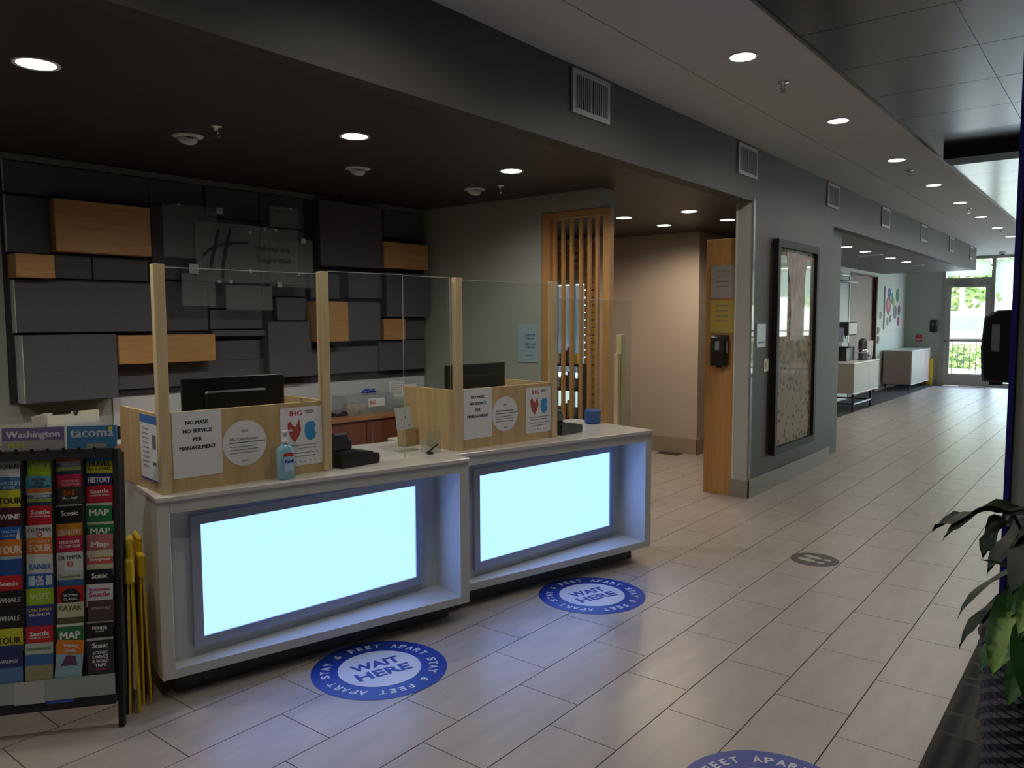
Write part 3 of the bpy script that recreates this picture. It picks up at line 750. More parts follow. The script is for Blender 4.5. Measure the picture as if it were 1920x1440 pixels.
# ================================================================== things on the back counter
def backthing(name, label, cat, u, off, z=.8405): 
    x, y = wf(u, off); return thing(name, label, cat, (x, y, z), rw)
t = backthing('plastic_box', 'clear plastic box of wrapped snacks on the back counter', 'box', 2.50, .28)
cl = glass('clear_plastic', (.85, .88, .90), haze=.16)
MB().box(-.25, .25, -.10, -.097, 0, .15).box(-.25, .25, .097, .10, 0, .15).box(-.25, -.247, -.097, .097, 0, .15).box(.247, .25, -.097, .097, 0, .15).box(-.25, .25, -.097, .097, .15, .153).build('shell', cl, t)
bx('name_card', paper, t, -.03, .14, -.1025, -.1005, .05, .12)
text('lettering', 'IHG', t, .06, .035, .015, -.1035, .085, redink)
for k, (x, c_) in enumerate(((-.19, (.62, .33, .12)), (-.12, (.70, .42, .20)), (-.05, (.75, .45, .30)), (-.1, (.08, .18, .5)), (.1, (.45, .5, .6)), (.19, (.5, .55, .6)))):
    q = MB().lathe([(.02, .0), (.045, .02), (.05, .05), (.035, .08), (.01, .09)], 10, (0, 0, 0)).build('snack_packet', mat('packet_%d' % k, c_, .4), None)
    x_, y_ = wf(2.50 + x, .28 + (.03 if k < 3 else .0)); q.location = (x_, y_, .842); q.scale = (1, .8, 1)
    props(q, ['orange wrapped snack at the left end of the clear box', 'second orange snack in the clear box', 'peach snack in the clear box left of the name card', 'blue packet low in the clear box', 'pale packet behind the name card', 'grey packet at the right end of the clear box'][k], 'snack')
t = backthing('ribbon_bow', 'crumpled blue ribbon lying on the clear plastic box', 'ribbon', 2.56, .28, .994)
for k in range(5):
    a = k * 1.25; MB().tube([(0, 0, .012), (.05 * math.cos(a), .03 * math.sin(a), .03), (.075 * math.cos(a + .3), .04 * math.sin(a + .3), .012), (.02 * math.cos(a + .5), .02 * math.sin(a + .5), .008)], [.008, .011, .009, .006], 6).build('loop', mat('ribbon_blue', (.02, .06, .6), .4), t)
t = backthing('desk_phone', 'flat black handset at the left of the clear plastic box', 'phone', 2.18, .36)
MB().box(-.08, .08, -.035, .035, 0, .018, bev=.008).box(-.075, -.04, -.03, .03, .018, .032, bev=.006).box(.04, .075, -.03, .03, .018, .032, bev=.006).build('handset', black, t)
t = backthing('leaflet_rack', 'clear rack of white leaflets and a photo card near the green wall', 'rack', 2.98, .22)
MB().box(-.19, .19, 0, .003, 0, .24).box(-.19, .19, -.06, -.057, 0, .10).box(-.19, .19, -.057, 0, 0, .003).build('holder', cl, t)
lf = bx('leaflet', paper, t, -.16, .02, -.004, -.001, .02, .235)
bx('leaflet', paper, t, -.02, .15, -.012, -.009, .02, .20)
for k in range(6): bx('text_line', greyink, t, -.145, .0, -.0046, -.004, .21 - k * .017, .213 - k * .017)
bx('photo_card', mat('photo_warm', (.45, .30, .22), .5), t, .0, .13, -.02, -.017, .01, .10); bx('photo_card', mat('photo_cream', (.62, .58, .50), .5), t, -.13, -.01, -.02, -.017, .01, .09)
t = backthing('pen_clip', 'black clip standing by the green wall corner', 'clip', 3.25, .2)
MB().tube([(0, 0, 0), (0, 0, .07), (.01, 0, .09)], .004, 6).disc(.02, 0, .005, n=12).build('clip', black, t)
# left: folders, mesh tray, papers
t = backthing('file_holder', 'clear holder of upright cream folders behind the brochure rack', 'file holder', .21, .32)
MB().box(-.16, .15, -.09, -.087, 0, .15).box(-.16, .15, .087, .09, 0, .15).box(-.16, -.157, -.087, .087, 0, .15).box(-.16, .15, -.087, .087, 0, .003).build('holder', cl, t)
fl = MB().box(-.15, .145, -.07, -.067, .004, .215).build('folder', paperd, t)
for k in range(9):
    o = bpy.data.objects.new('folder', fl.data); COL.objects.link(o); o.parent = t; o.location = (-.012 - k * .004, .014 * (k + 1), -.003 * k)
MB().box(-.12, -.02, -.075, -.071, .205, .222).tube([(.0, -.073, .215), (.01, -.073, .195), (.02, -.073, .215)], .008, 6).build('binder_clip', black, t)
t = backthing('mesh_tray', 'black wire mesh desk tray left of the nearer plywood box', 'tray', .56, .30)
b = MB()
for k in range(9): b.box(-.12 + k * .03, -.117 + k * .03, -.09, -.087, 0, .075)
for k in range(5): b.box(-.12, .123, -.0905, -.0865, k * .018, k * .018 + .003)
b.box(-.12, .123, .087, .09, 0, .075).box(-.12, -.117, -.087, .087, 0, .075).box(.12, .123, -.087, .087, 0, .075).box(-.12, .12, -.087, .087, 0, .003)
b.build('mesh_body', blackm, t)
t = backthing('paper_stack', 'stack of white papers at the edge of the back counter', 'papers', .50, .455)
MB().box(-.14, .14, -.055, .045, 0, .012).box(-.13, .145, -.05, .04, .0125, .018).build('sheets', paper, t)

# ================================================================== CHECK-IN SIGN on the green wall
t = thing('check_in_sign', 'pale blue check in and check out times sign on the green wall', 'sign', (-4.042, 5.35, 1.412))
bx('plate', mat('sign_pale_blue', (.33, .46, .50), .4), t, -.102, .102, -.008, -.0005, -.163, .163)
bl = mat('sign_blue_ink', (.03, .10, .22), .5)
for k, (s, w_) in enumerate((('CHECK IN', .10), ('3:00 PM', .085), ('CHECK OUT', .115), ('11:00 AM', .095))): text('lettering', s, t, w_, .019, .03, -.0088, .065 - (k // 2) * .075 - (k % 2) * .027, bl)
bx('rule', bl, t, -.09, .09, -.0086, -.008, -.070, -.068)
text('lettering', 'THANK YOU', t, .08, .010, .02, -.0088, -.105, bl)

# ================================================================== SLATTED SCREEN
SC = thing('slatted_screen', 'oak slatted divider screen at the end of the green wall', 'screen', (-3.905, 5.37, 0))
bx('frame_left', oakv, SC, .001, .075, 0, .06, 0, 2.485); bx('frame_right', oakv, SC, .590, .655, 0, .06, 0, 2.485)
bx('frame_top', oak, SC, .075, .590, 0, .06, 2.43, 2.485); bx('frame_bottom', oak, SC, .075, .590, 0, .06, 0, .06)
for x in (-3.801, -3.719, -3.635, -3.547, -3.465, -3.39):
    bx('slat', oakv, SC, x + 3.905 - .004, x + 3.905 + .020, .015, .045, .06, 2.43)
# market nook behind the screen
sw = thing('slat_wall', 'horizontal oak slat wall of the shop nook behind the divider', 'slat wall', (-5.86, 8.28, 0))
for k in range(5): bx('slat', oak, sw, -.8, .66, -.03, .0, 2.17 + k * .092, 2.17 + k * .092 + .075)
for k in range(20): bx('slat', oak, sw, .505, .66, -.03, .0, .33 + k * .092, .33 + k * .092 + .075)
w3 = sempty('window_3')
bx('frame', whitelam, w3, -5.86, -5.37, 8.34, 8.38, .35, .39); bx('frame', whitelam, w3, -5.86, -5.37, 8.34, 8.38, 2.06, 2.12); bx('frame', whitelam, w3, -5.60, -5.57, 8.34, 8.38, .39, 2.06); bx('pane', glass('tinted_glass', (.5, .55, .58)), w3, -5.86, -5.37, 8.36, 8.364, .39, 2.06)
ct = thing('sheer_curtain', 'pale sheer curtain in the shop window seen through the slats', 'curtain', (-5.86, 8.27, 0))
P = []; F = []
for i in range(41):
    x = .01 + i * .012; y = .012 * math.sin(i * 1.3)
    for z in (.95, 2.04): P.append((x, y - .01, z))
for i in range(40): F.append((i * 2, i * 2 + 2, i * 2 + 3, i * 2 + 1))
MB().poly(P, F, True).build('curtain', fabric('sheer', (.30, .34, .38), .8), ct)
# shop shelf with goods
sh = thing('shop_shelf', 'dark shelf unit of snacks behind the slatted divider', 'shelf', (-5.9, 7.9, 0))
for z in (.4, .75, 1.05): bx('shelf_board', blackm, sh, 0, .68, 0, .25, z, z + .02)
bx('side', blackm, sh, -.02, 0, 0, .25, 0, 1.08); bx('side', blackm, sh, .68, .70, 0, .25, 0, 1.08)
gi = 0
for z in (.42, .77, 1.07):
    for k in range(7):
        c_ = [(.55, .20, .03), (.1, .15, .3), (.5, .45, .35), (.4, .06, .05), (.15, .15, .15), (.6, .4, .1), (.35, .4, .45)][(k + gi) % 7]
        o = MB().box(-.035, .035, -.03, .03, 0, .13 + .04 * ((k * 7 + gi) % 3), bev=.01).build('snack_box', mat('goods_%d' % ((k + gi) % 7), c_, .5)); o.location = (-5.86 + k * .095, 7.99, z + .0005)
        props(o, '%s packet, %s from the left on the %s shelf behind the slats' % (['orange', 'navy', 'cream', 'red', 'black', 'mustard', 'blue-grey'][(k + gi) % 7], ['first', 'second', 'third', 'fourth', 'fifth', 'sixth', 'seventh'][k], 'bottom' if z < .5 else 'middle' if z < .8 else 'top'), 'packet', 'snack packets on the shop shelf')
    gi += 3

# ================================================================== WOOD DOOR PANEL + things on it
t = thing('room_divider', 'tall narrow oak fin panel standing left of the pale column', 'panel', (-3.095, 6.81, 0))
bx('board', oakv, t, 0, .285, 0, .05, 0, 2.33, bev=.003)
for k, (nm, lb, z0, z1, m_) in enumerate((('paper_notice', 'white notice in a plastic sleeve on the oak panel', 1.80, 2.09, mat('notice_grey', (.45, .42, .42), .4)), ('paper_notice', 'yellow notice in a plastic sleeve on the oak panel', 1.485, 1.78, mat('notice_yellow', (.62, .46, .03), .4)))):
    t = thing(nm, lb, 'notice', (-2.935, 6.809, (z0 + z1) / 2)); h = (z1 - z0) / 2
    bx('sheet', m_, t, -.115, .115, -.003, -.0005, -h, h)
    P = []; F = []
    for i in range(7):
        for j in range(7): P.append((-.12 + i * .04, -.0045 - .006 * random.random(), -h - .004 + j * (2 * h + .008) / 6))
    for i in range(6):
        for j in range(6): a = i * 7 + j; F.append((a, a + 7, a + 8, a + 1))
    MB().poly(P, F, True).build('plastic_sleeve', glass('sleeve', (.92, .92, .92), haze=.06, rough=.08), t)
    for q in range(4): text('small_print', ('NOTICE', 'please keep', 'a safe distance', 'thank you')[q], t, .12, .018, 0, -.0042, h - .05 - q * .045, greyink)
def dispenser(loc, rz, s, label, mm_=black):
    t = thing('sanitizer_dispenser', label, 'dispenser', loc, rz); t.scale = (s, s, s)
    prof = [(0, 0), (-.088, .003), (-.092, .02), (-.098, .13), (-.089, .243), (-.050, .266), (0, .268)]
    P = []; n = len(prof)
    for y, sc_ in ((-.068, .90), (-.060, .99), (0, 1), (.060, .99), (.068, .90)):
        P += [(x * sc_, y, .134 + (z - .134) * (.95 if abs(y) > .061 else 1)) for x, z in prof]
    F = []
    for i in range(4):
        for k in range(n): a = i * n + k; b_ = i * n + (k + 1) % n; F.append((a, b_, b_ + n, a + n))
    F += [tuple(range(n - 1, -1, -1)), tuple(range(4 * n, 5 * n))]
    MB().poly(P, F).build('cover', mm_, t)
    bx('window', mat('disp_window', (.22, .26, .24), .12), t, -.0965, -.088, -.018, .018, .14, .215, rot=Matrix.Rotation(R(4), 3, 'Y'))
    bx('side_highlight', MATS['disp_window'], t, -.062, -.036, -.0705, -.0612, .115, .215)  # added pale pane imitating the highlight on the front window
    bx('nozzle', blackm, t, -.07, -.03, -.02, .02, -.012, .006)
    return t
dispenser((-2.935, 6.809, 1.185), R(90), 1.05, 'black soap style dispenser on the oak panel under the yellow notice')
dispenser((-.3455, 3.44, 1.362), 0, 1.0, 'large black dispenser on the side of the right hand pillar')
dispenser((-3.84, 21.599, 1.30), R(90), 1.1, 'small black dispenser on the far wall beside the exit door')

# ================================================================== ART WALL
def art_mat():
    m = bpy.data.materials.new('tree_picture'); m.use_nodes = True
    n = m.node_tree.nodes; l = m.node_tree.links; b = n['Principled BSDF']
    tc = n.new('ShaderNodeTexCoord'); sep = n.new('ShaderNodeSeparateXYZ'); l.new(tc.outputs['Object'], sep.inputs[0])
    vo = n.new('ShaderNodeTexVoronoi'); vo.inputs['Scale'].default_value = 13; l.new(tc.outputs['Object'], vo.inputs[0])
    ns = n.new('ShaderNodeTexNoise'); ns.inputs['Scale'].default_value = 9; ns.inputs['Detail'].default_value = 5; l.new(tc.outputs['Object'], ns.inputs[0])
    r1 = n.new('ShaderNodeValToRGB'); l.new(ns.outputs[0], r1.inputs[0])
    e = r1.color_ramp.elements; e[0].position = .38; e[0].color = (.03, .02, .02, 1); e[1].position = .56; e[1].color = (.30, .23, .15, 1)
    q = e.new(.47); q.color = (.22, .10, .05, 1)
    # ground: cream fading lower
    r2 = n.new('ShaderNodeMapRange'); l.new(sep.outputs[2], r2.inputs[0]); r2.inputs[1].default_value = .25; r2.inputs[2].default_value = 1.25
    mx = n.new('ShaderNodeMix'); mx.data_type = 'RGBA'; l.new(r2.outputs[0], mx.inputs[0]); mx.inputs[6].default_value = (.40, .32, .22, 1); l.new(r1.outputs[0], mx.inputs[7])
    # spots on pale ground
    rs = n.new('ShaderNodeValToRGB'); l.new(vo.outputs['Distance'], rs.inputs[0]); rs.color_ramp.elements[0].position = .24; rs.color_ramp.elements[0].color = (.20, .09, .06, 1); rs.color_ramp.elements[1].position = .32; rs.color_ramp.elements[1].color = (1, 1, 1, 1)
    ml = n.new('ShaderNodeMix'); ml.data_type = 'RGBA'; ml.blend_type = 'MULTIPLY'; ml.inputs[0].default_value = 1; l.new(mx.outputs[2], ml.inputs[6]); l.new(rs.outputs[0], ml.inputs[7])
    l.new(ml.outputs[2], b.inputs['Base Color']); b.inputs['Roughness'].default_value = .6; b.inputs['Specular IOR Level'].default_value = .15; b.inputs['Coat Weight'].default_value = .04; b.inputs['Coat Roughness'].default_value = .02
    return m
t = thing('framed_picture', 'tall black framed glazed picture of a mottled tree trunk', 'picture', (-2.66, 7.30, .32), 0)
W_, H_ = 1.20, 2.03
f = MB(); f.box(.0005, .055, 0, .06, 0, H_).box(.0005, .055, W_ - .06, W_, 0, H_).box(.0005, .055, .06, W_ - .06, 0, .07).box(.0005, .055, .06, W_ - .06, H_ - .07, H_); f.build('frame', mat('frame_black', (.014, .013, .012), .6, spec=.2), t)
bx('canvas', art_mat(), t, .001, .020, .06, W_ - .06, .07, H_ - .07)
# upper background either side of trunk is pale sky-like mirror
up_m = mat('picture_sky', (.30, .33, .29), .12, coat=1)
bx('picture_sky', up_m, t, .0201, .0208, .06, .36, 1.12, H_ - .14); bx('picture_sky', up_m, t, .0201, .0208, .86, W_ - .06, 1.12, H_ - .14)
tk = MB(); pts = [(.36, .95), (.62, .95), (.90, .95), (.84, 1.2), (.80, 1.5), (.86, 1.86), (.42, 1.86), (.50, 1.5), (.46, 1.2)]
pts = [(.44, 1.08), (.86, 1.08), (.83, 1.35), (.84, 1.6), (.93, 1.95), (.30, 1.95), (.42, 1.6), (.46, 1.35)]
n_ = len(pts); tk.poly([(x_, y_, z_) for x_ in (.021, .023) for y_, z_ in pts], [tuple(range(n_ - 1, -1, -1)), tuple(range(n_, 2 * n_))] + [(k, (k + 1) % n_, (k + 1) % n_ + n_, k + n_) for k in range(n_)])
tk.build('painted_trunk', mat('trunk_paint', (.16, .08, .06), .5, noise=((22, 22, 12), (.38, .28, .26), 5), coat=.06, spec=.2), t)
t = thing('wall_plaque', 'small pale blue plaque on the dark wall left of the picture', 'plaque', (-2.66, 6.925, 1.352))
bx('plate', mat('plaque_blue', (.30, .36, .42), .4), t, .0005, .008, 0, .215, 0, .213); text('lettering', 'RESTROOM', t, .14, .016, .0, 0, 0, bl)
TEXTS[-1][0].matrix_local = Matrix.Translation((.0085, .107, .045)) @ Matrix.Rotation(R(90), 4, 'Z') @ Matrix.Rotation(R(90), 4, 'X')
t = thing('light_switch', 'cream light switch plate between the plaque and the picture', 'switch', (-2.66, 7.12, 1.12))
MB().box(.0005, .007, 0, .115, 0, .125, bev=.003).build('plate', mat('switch_cream', (.50, .48, .38), .4), t); bx('rocker', MATS['switch_cream'], t, .007, .011, .035, .08, .03, .095)

# ================================================================== SIDEBOARDS
greige = mat('greige_laminate', (.34, .29, .25), .5); doorm = mat('sideboard_door', (.36, .35, .33), .5); edgem = mat('bright_edge', (.72, .72, .70), .3)
t = thing('sideboard', 'nearer greige sideboard on a square black metal frame', 'sideboard', (-4.45, 14.25, .0045), 0, 'far sideboards')
bx('body', greige, t, 0, .70, 0, 1.70, .32, .835, bev=.003); bx('top', edgem, t, -.0, .72, -.01, 1.71, .836, .86, bev=.003); bx('bottom_edge', edgem, t, .70, .715, 0, 1.70, .31, .335)
bx('door', doorm, t, .7005, .712, .01, .98, .34, .83); bx('door', doorm, t, .7005, .712, .995, 1.69, .34, .83)
for y in (.10, 1.25):
    for x in (.03, .66): bx('leg', blackm, t, x, x + .035, y, y + .035, 0, .315)
bx('stretcher', blackm, t, .06, .66, .105, .13, .12, .145); bx('stretcher', alu, t, .665, .69, .135, 1.25, .12, .145); bx('stretcher', blackm, t, .035, .06, .135, 1.25, .12, .145); bx('stretcher', blackm, t, .06, .66, 1.255, 1.28, .12, .145)
t = thing('sideboard', 'farther greige sideboard with pinkish doors near the exit', 'sideboard', (-4.45, 19.35, .0045), 0, 'far sideboards')
bx('body', greige, t, 0, .58, 0, 2.05, .14, .885, bev=.003); bx('top', edgem, t, 0, .60, -.01, 2.06, .886, .91, bev=.003); bx('bottom_edge', edgem, t, .58, .595, 0, 2.05, .13, .155)
pinkd = mat('pink_door', (.42, .33, .33), .5)
bx('door', doorm, t, .5805, .592, .01, .90, .16, .88); bx('door', pinkd, t, .5805, .592, .91, 1.50, .16, .88); bx('door', pinkd, t, .5805, .592, 1.51, 2.04, .16, .88)
for y in (.08, 1.9):
    for x in (.04, .52): MB().tube([(x, y, .14), (x + .01, y, 0)], [.018, .012], 8).build('leg', blackm, t)
# coffee area on near sideboard
def cf(name, label, cat, x, y, s=1): return thing(name, label, cat, (x, y, .865), 0)
t = cf('coffee_machine', 'black coffee machine with a pale screen on the nearer sideboard', 'coffee machine', -4.16, 14.95)
MB().box(-.20, .17, -.26, .26, 0, .24, bev=.01).box(-.20, -.05, -.26, .26, .24, .46).box(-.20, .20, -.28, .28, .46, .70, bev=.015).build('body', black, t)
bx('screen', mat('screen_lilac', (.30, .34, .52), .3), t, -.12, .12, -.288, -.2805, .34, .60); bx('drip_tray', blackm, t, -.04, .18, -.22, .22, .2405, .252); MB().lathe([(.02, .46), (.015, .40)], 10, (.08, 0, 0)).build('spout', chrome, t)
t = cf('coffee_urn', 'steel and black coffee urn right of the coffee machine', 'coffee urn', -3.90, 15.42)
MB().lathe([(.09, 0), (.09, .02), (.075, .03), (.085, .32), (.06, .38), (.02, .40)], 16).build('urn', mat('urn_dark', (.05, .05, .06), .3), t); MB().lathe([(.088, .12), (.09, .2)], 16).build('steel_band', chrome, t); MB().tube([(.085, 0, .08), (.13, 0, .08), (.135, 0, .05)], .009, 6).build('tap', chrome, t)
for k in range(4):
    o = MB().lathe([(.026, 0), (.036, .09), (.037, .35)], 12).build('cup_stack', [whitepl, mat('kraft', (.45, .25, .12), .6)][k % 2]); o.location = (-3.84 - .11 * (k % 2), 15.56 + .09 * k, .865)
    props(o, ['white stacked cups beside the coffee urn', 'brown stacked cups behind the coffee urn', 'white cup stack further along the sideboard', 'brown cup stack at the far end of the coffee things'][k], 'cups', 'coffee cup stacks')
t = cf('pastry_display', 'wooden tiered stand of cups and snacks left of the coffee machine', 'display stand', -4.27, 14.50)
MB().box(-.15, .12, -.06, .04, 0, .02).box(-.15, .12, .03, .04, .02, .56).box(-.15, .12, -.05, .03, .26, .275).build('stand', ply, t)
for k in range(5): MB().lathe([(.018, 0), (.03, .03), (.028, .06), (.01, .075)], 8, (-.12 + k * .055, -.01, .02 if k % 2 else .275)).build('cup', mat('kraft', (.45, .25, .12), .6), t)
# wall pieces by the sideboards
t = thing('wall_lamp', 'double tube chrome lamp high on the far left wall', 'wall lamp', (-4.5, 15.5, 2.44))
MB().box(.0005, .05, 0, .35, -.05, .05).build('mount', chrome, t); MB().tube([(.08, -.05, .03), (.08, .75, .03)], .03, 10).tube([(.10, .25, -.09), (.10, 1.35, -.09)], .025, 10).build('tube', whitepl, t)
t = thing('menu_board', 'grey framed menu board on the far left wall above the coffee', 'board', (-4.5, 15.2, 1.15))
bx('board', mat('board_grey', (.15, .19, .19), .4), t, .0005, .02, 0, 1.35, 0, 1.30); bx('frame', whitelam, t, .0005, .03, 1.35, 1.42, 0, 1.32); bx('card', paper, t, .0205, .024, .12, .40, .35, .80)
# abstract art
t = thing('abstract_canvas', 'white canvas with coloured discs on the far left wall', 'picture', (-4.5, 19.45, 1.385))
bx('canvas', whitelam, t, .0005, .03, 0, 1.75, 0, .985)
for k, (y, z, r, c_) in enumerate(((.35, .83, .13, (.02, .10, .30)), (.30, .55, .22, (.35, .05, .08)), (.62, .72, .13, (.03, .25, .22)), (.8, .63, .10, (.35, .33, .05)), (1.15, .80, .17, (.08, .20, .12)), (.95, .40, .17, (.10, .14, .16)), (1.35, .45, .13, (.16, .10, .10)), (.5, .25, .09, (.10, .12, .12)), (1.3, .18, .11, (.30, .03, .12)), (.30, .57, .11, (.55, .30, .25)), (.25, .18, .10, (.12, .2, .16)))):
    o = MB().disc(r, 0, .002, n=20).build('painted_disc', mat('disc_%d' % k, c_, .6), t); o.rotation_euler = (0, R(90), 0); o.location = (.0305 + .0003 * k, y, z)
for (y, z, nm, lb) in ((18.95, 1.28, 'keypad', 'grey keypad beside the brown door'), (19.10, 1.62, 'thermostat', 'white thermostat left of the disc canvas'), (18.95, 1.08, 'card_reader', 'card reader below the keypad beside the brown door')):
    t = thing(nm, lb, 'control', (-4.5, y, z)); MB().box(.0005, .025, 0, .12, 0, .16, bev=.004).build('housing', cap, t); bx('face', greyink, t, .0255, .028, .03, .09, .05, .13)
t = thing('fire_alarm', 'red fire alarm pull station on the far wall', 'fire alarm', (-4.16, 21.6, 1.08))
MB().box(-.07, .07, -.04, -.0005, -.01, .15, bev=.005).build('housing', red, t); bx('handle', whitelam, t, -.05, .05, -.05, -.0405, .03, .05)
t = thing('wet_floor_sign', 'yellow folded caution sign standing beside the exit door', 'caution sign', (-3.90, 21.35, 0))
for s_ in (-1, 1): MB().box(-.11, .11, -.008, .008, 0, .66, rot=Matrix.Rotation(R(4 * s_), 3, 'X')).build('panel', yellow, t).location = (0, -.03 * s_, 0.0)
# ceiling camera near far end
t = thing('security_camera', 'small dark dome camera on the ceiling before the exit', 'camera', (-2.35, 20.6, HW))
MB().lathe([(.07, 0), (.07, -.03), (.05, -.05)], 16).build('base', whitepl, t); MB().lathe([(.045, -.05), (.035, -.08), (.01, -.095)], 12).build('dome', black, t)
# soffit ceiling diffusers
for k, (y, l_) in enumerate(((13.5, 'white slot diffuser between the soffit downlights, nearer one'), (16.6, 'white slot diffuser past the last soffit downlight'))):
    t = thing('slot_diffuser', l_, 'vent', (-3.35, y, HL), 0, 'soffit slot diffusers'); bx('frame', whitepl, t, -.18, .18, -.12, .12, -.008, -.0005); bx('slot', blackm, t, -.15, .15, -.02, .02, -.010, -.0085)

# ================================================================== FLOOR DECALS
db = mat('decal_blue', (.012, .045, .33), .4); dwh = mat('decal_white', (.62, .66, .78), .4)
def decal(x, y, ang, label, r=.31):
    t = thing('floor_decal', label, 'floor sticker', (x, y, 0.0), R(ang), 'wait here floor stickers')
    MB().disc(r, .0003, .0012, n=64).build('blue_ring', db, t)
    MB().disc(r * .615, .0013, .0018, n=48).build('white_disc', dwh, t)
    text('lettering', 'WAIT', t, .235, .072, .0, .048, .0022, db, 'up', bold=.03); text('lettering', 'HERE', t, .262, .072, .0, -.048, .0022, db, 'up', bold=.03)
    s = 'STAY 6 FEET APART '
    for j in range(36):
        ch = s[j % 18]
        if ch == ' ': continue
        a = R(241 - ang - 10 * j); rr = r * .80
        wch = {'I': .01, 'F': .026, 'E': .026, 'T': .030, '6': .028}.get(ch, .034)
        text('ring_letter', ch, t, wch, .040, rr * math.cos(a), rr * math.sin(a), .0018, dwh, 'up', a - PI / 2, bold=.03)
decal(-2.66, 2.381, 71, 'blue and white WAIT HERE sticker before the nearer desk')
decal(-2.414, 3.81, 69, 'blue and white WAIT HERE sticker before the farther desk')
decal(-.877, 2.496, 71, 'blue and white sticker cut off by the bottom of the picture', .305)
t = thing('footprint_decal', 'small dark round footprint sticker in the corridor', 'floor sticker', (-1.601, 5.292, 0), 0)
MB().disc(.153, .0003, .0012, n=48).build('disc', mat('decal_dark', (.05, .05, .05), .5), t)
def oval(cx, cy, a, b, ang, z0, z1, n=20):
    P = []
    for z in (z0, z1):
        for k in range(n):
            x_, y_ = a * math.cos(2 * PI * k / n), b * math.sin(2 * PI * k / n); P.append((cx + x_ * math.cos(ang) - y_ * math.sin(ang), cy + x_ * math.sin(ang) + y_ * math.cos(ang), z))
    return MB().poly(P, [tuple(range(n - 1, -1, -1)), tuple(range(n, 2 * n))] + [(k, (k + 1) % n, (k + 1) % n + n, k + n) for k in range(n)])
fa = R(-12)
for s_ in (-1, 1):
    ox, oy = -s_ * .042 * math.sin(fa), s_ * .042 * math.cos(fa)
    for (d_, a_, b_) in ((-.035, .062, .030), (.066, .026, .020)):
        oval(ox + d_ * math.cos(fa), oy + d_ * math.sin(fa), a_, b_, fa, .0013, .0018).build('footprint', mat('foot_pale', (.40, .38, .36), .5), t)

# ================================================================== YELLOW SIGNS by the desk
for i, (x, y, ag, lb) in enumerate(((-3.135, 1.480, 152, 'yellow folded caution sign nearest the brochure rack'), (-3.172, 1.552, 162, 'yellow folded caution sign against the side of the nearer desk'))):
    t = thing('caution_sign', lb, 'caution sign', (x, y, 0), R(ag), 'folded yellow caution signs')
    if i: t.scale = (1, .8, 1)
    for s_ in (-1, 1):
        rr = Matrix.Rotation(R(1.3 * s_), 3, 'X')
        P = [(0, 0), (.24, 0), (.22, .57), (.17, .66), (.08, .66), (.02, .57)]
        n_ = len(P); PP = [tuple(rr @ Vector((x_, yy, z_ + .0)) + Vector((0, -.0 + s_ * .018, 0.001))) for yy in (-.0045, .0045) for x_, z_ in P]
        zz = min(p_[2] for p_ in PP); PP = [(p_[0], p_[1], p_[2] - zz) for p_ in PP]
        MB().poly(PP, [tuple(range(n_)), tuple(range(2 * n_ - 1, n_ - 1, -1))] + [((k + 1) % n_, k, k + n_, (k + 1) % n_ + n_) for k in range(n_)]).build('panel', yellow, t)
    MB().box(.0, .10, -.017, .017, .54, .64, bev=.008).box(.04, .17, -.012, .012, .63, .705, bev=.008).build('hinge_handle', yellow, t)

# ================================================================== BROCHURE RACK
AR = R(38.2)
LEAN = math.atan(.085)
RM = Matrix.Translation((-3.09, 1.40, 0)) @ Matrix.Rotation(R(90) - AR, 4, 'Z') @ Matrix.Rotation(-LEAN, 4, 'X')
rk = thing('brochure_rack', 'black brochure rack full of tourist leaflets left of the desks', 'brochure rack')
rk.matrix_world = RM
XL = -.54
MB().box(-.003, .017, -.022, .012, .0, 1.10).build('upright', blackm, rk)
MB().box(-.003, .010, .0121, .10, .10, 1.08).build('side_panel', blackm, rk)
MB().box(-.003, .010, .082, .10, -.006, .10).build('rear_leg', blackm, rk)
MB().box(XL - .017, XL, -.022, .16, .0, 1.10).build('upright', blackm, rk)
bx('back_board', blackm, rk, XL, -.004, .012, .018, .10, 1.10)
bx('top_rail', blackm, rk, XL, -.004, -.035, .010, 1.068, 1.104)
for k in range(9): bx('rail_clip', black, rk, XL + .03 + k * .055, XL + .04 + k * .055, -.04, -.035, 1.098, 1.112)
bx('bottom_bar', blackm, rk, XL, -.004, -.055, .011, .106, .148)
bx('acrylic_band', mat('pale_band', (.30, .36, .34), .3), rk, XL, -.004, -.058, -.0555, .145, .226)
bx('price_sticker', mat('band_light', (.42, .44, .44), .5), rk, -.355, -.25, -.0595, -.0585, .14, .225); bx('blue_leaflet_edge', mat('leaf_blue', (.03, .08, .4), .5), rk, -.245, -.15, -.0565, -.0553, .132, .147)
for c_ in range(1, 5): bx('column_divider', blackm, rk, -.0045 - c_ * .106, -.0005 - c_ * .106, -.05, .011, .148, 1.068)
ZT = [1.074, 1.005, .956, .889, .815, .767, .704, .630, .574, .511, .431, .368]
LIME = (.30, .48, .02); NAVY = (.02, .03, .14); REDC = (.48, .02, .03); GRN = (.02, .17, .06); ORG = (.62, .20, .03); CRM = (.50, .50, .36); WHT = (.58, .60, .62); BLU = (.02, .11, .42); BLK = (.012, .013, .018); YEL = (.50, .50, .03); TEAL = (.10, .32, .38); ROSE = (.42, .15, .16); CRIM = (.45, .02, .08); MAR = (.07, .01, .02); BRN = (.08, .05, .05)
W1 = (.75, .75, .75); K1 = (.02, .02, .03)
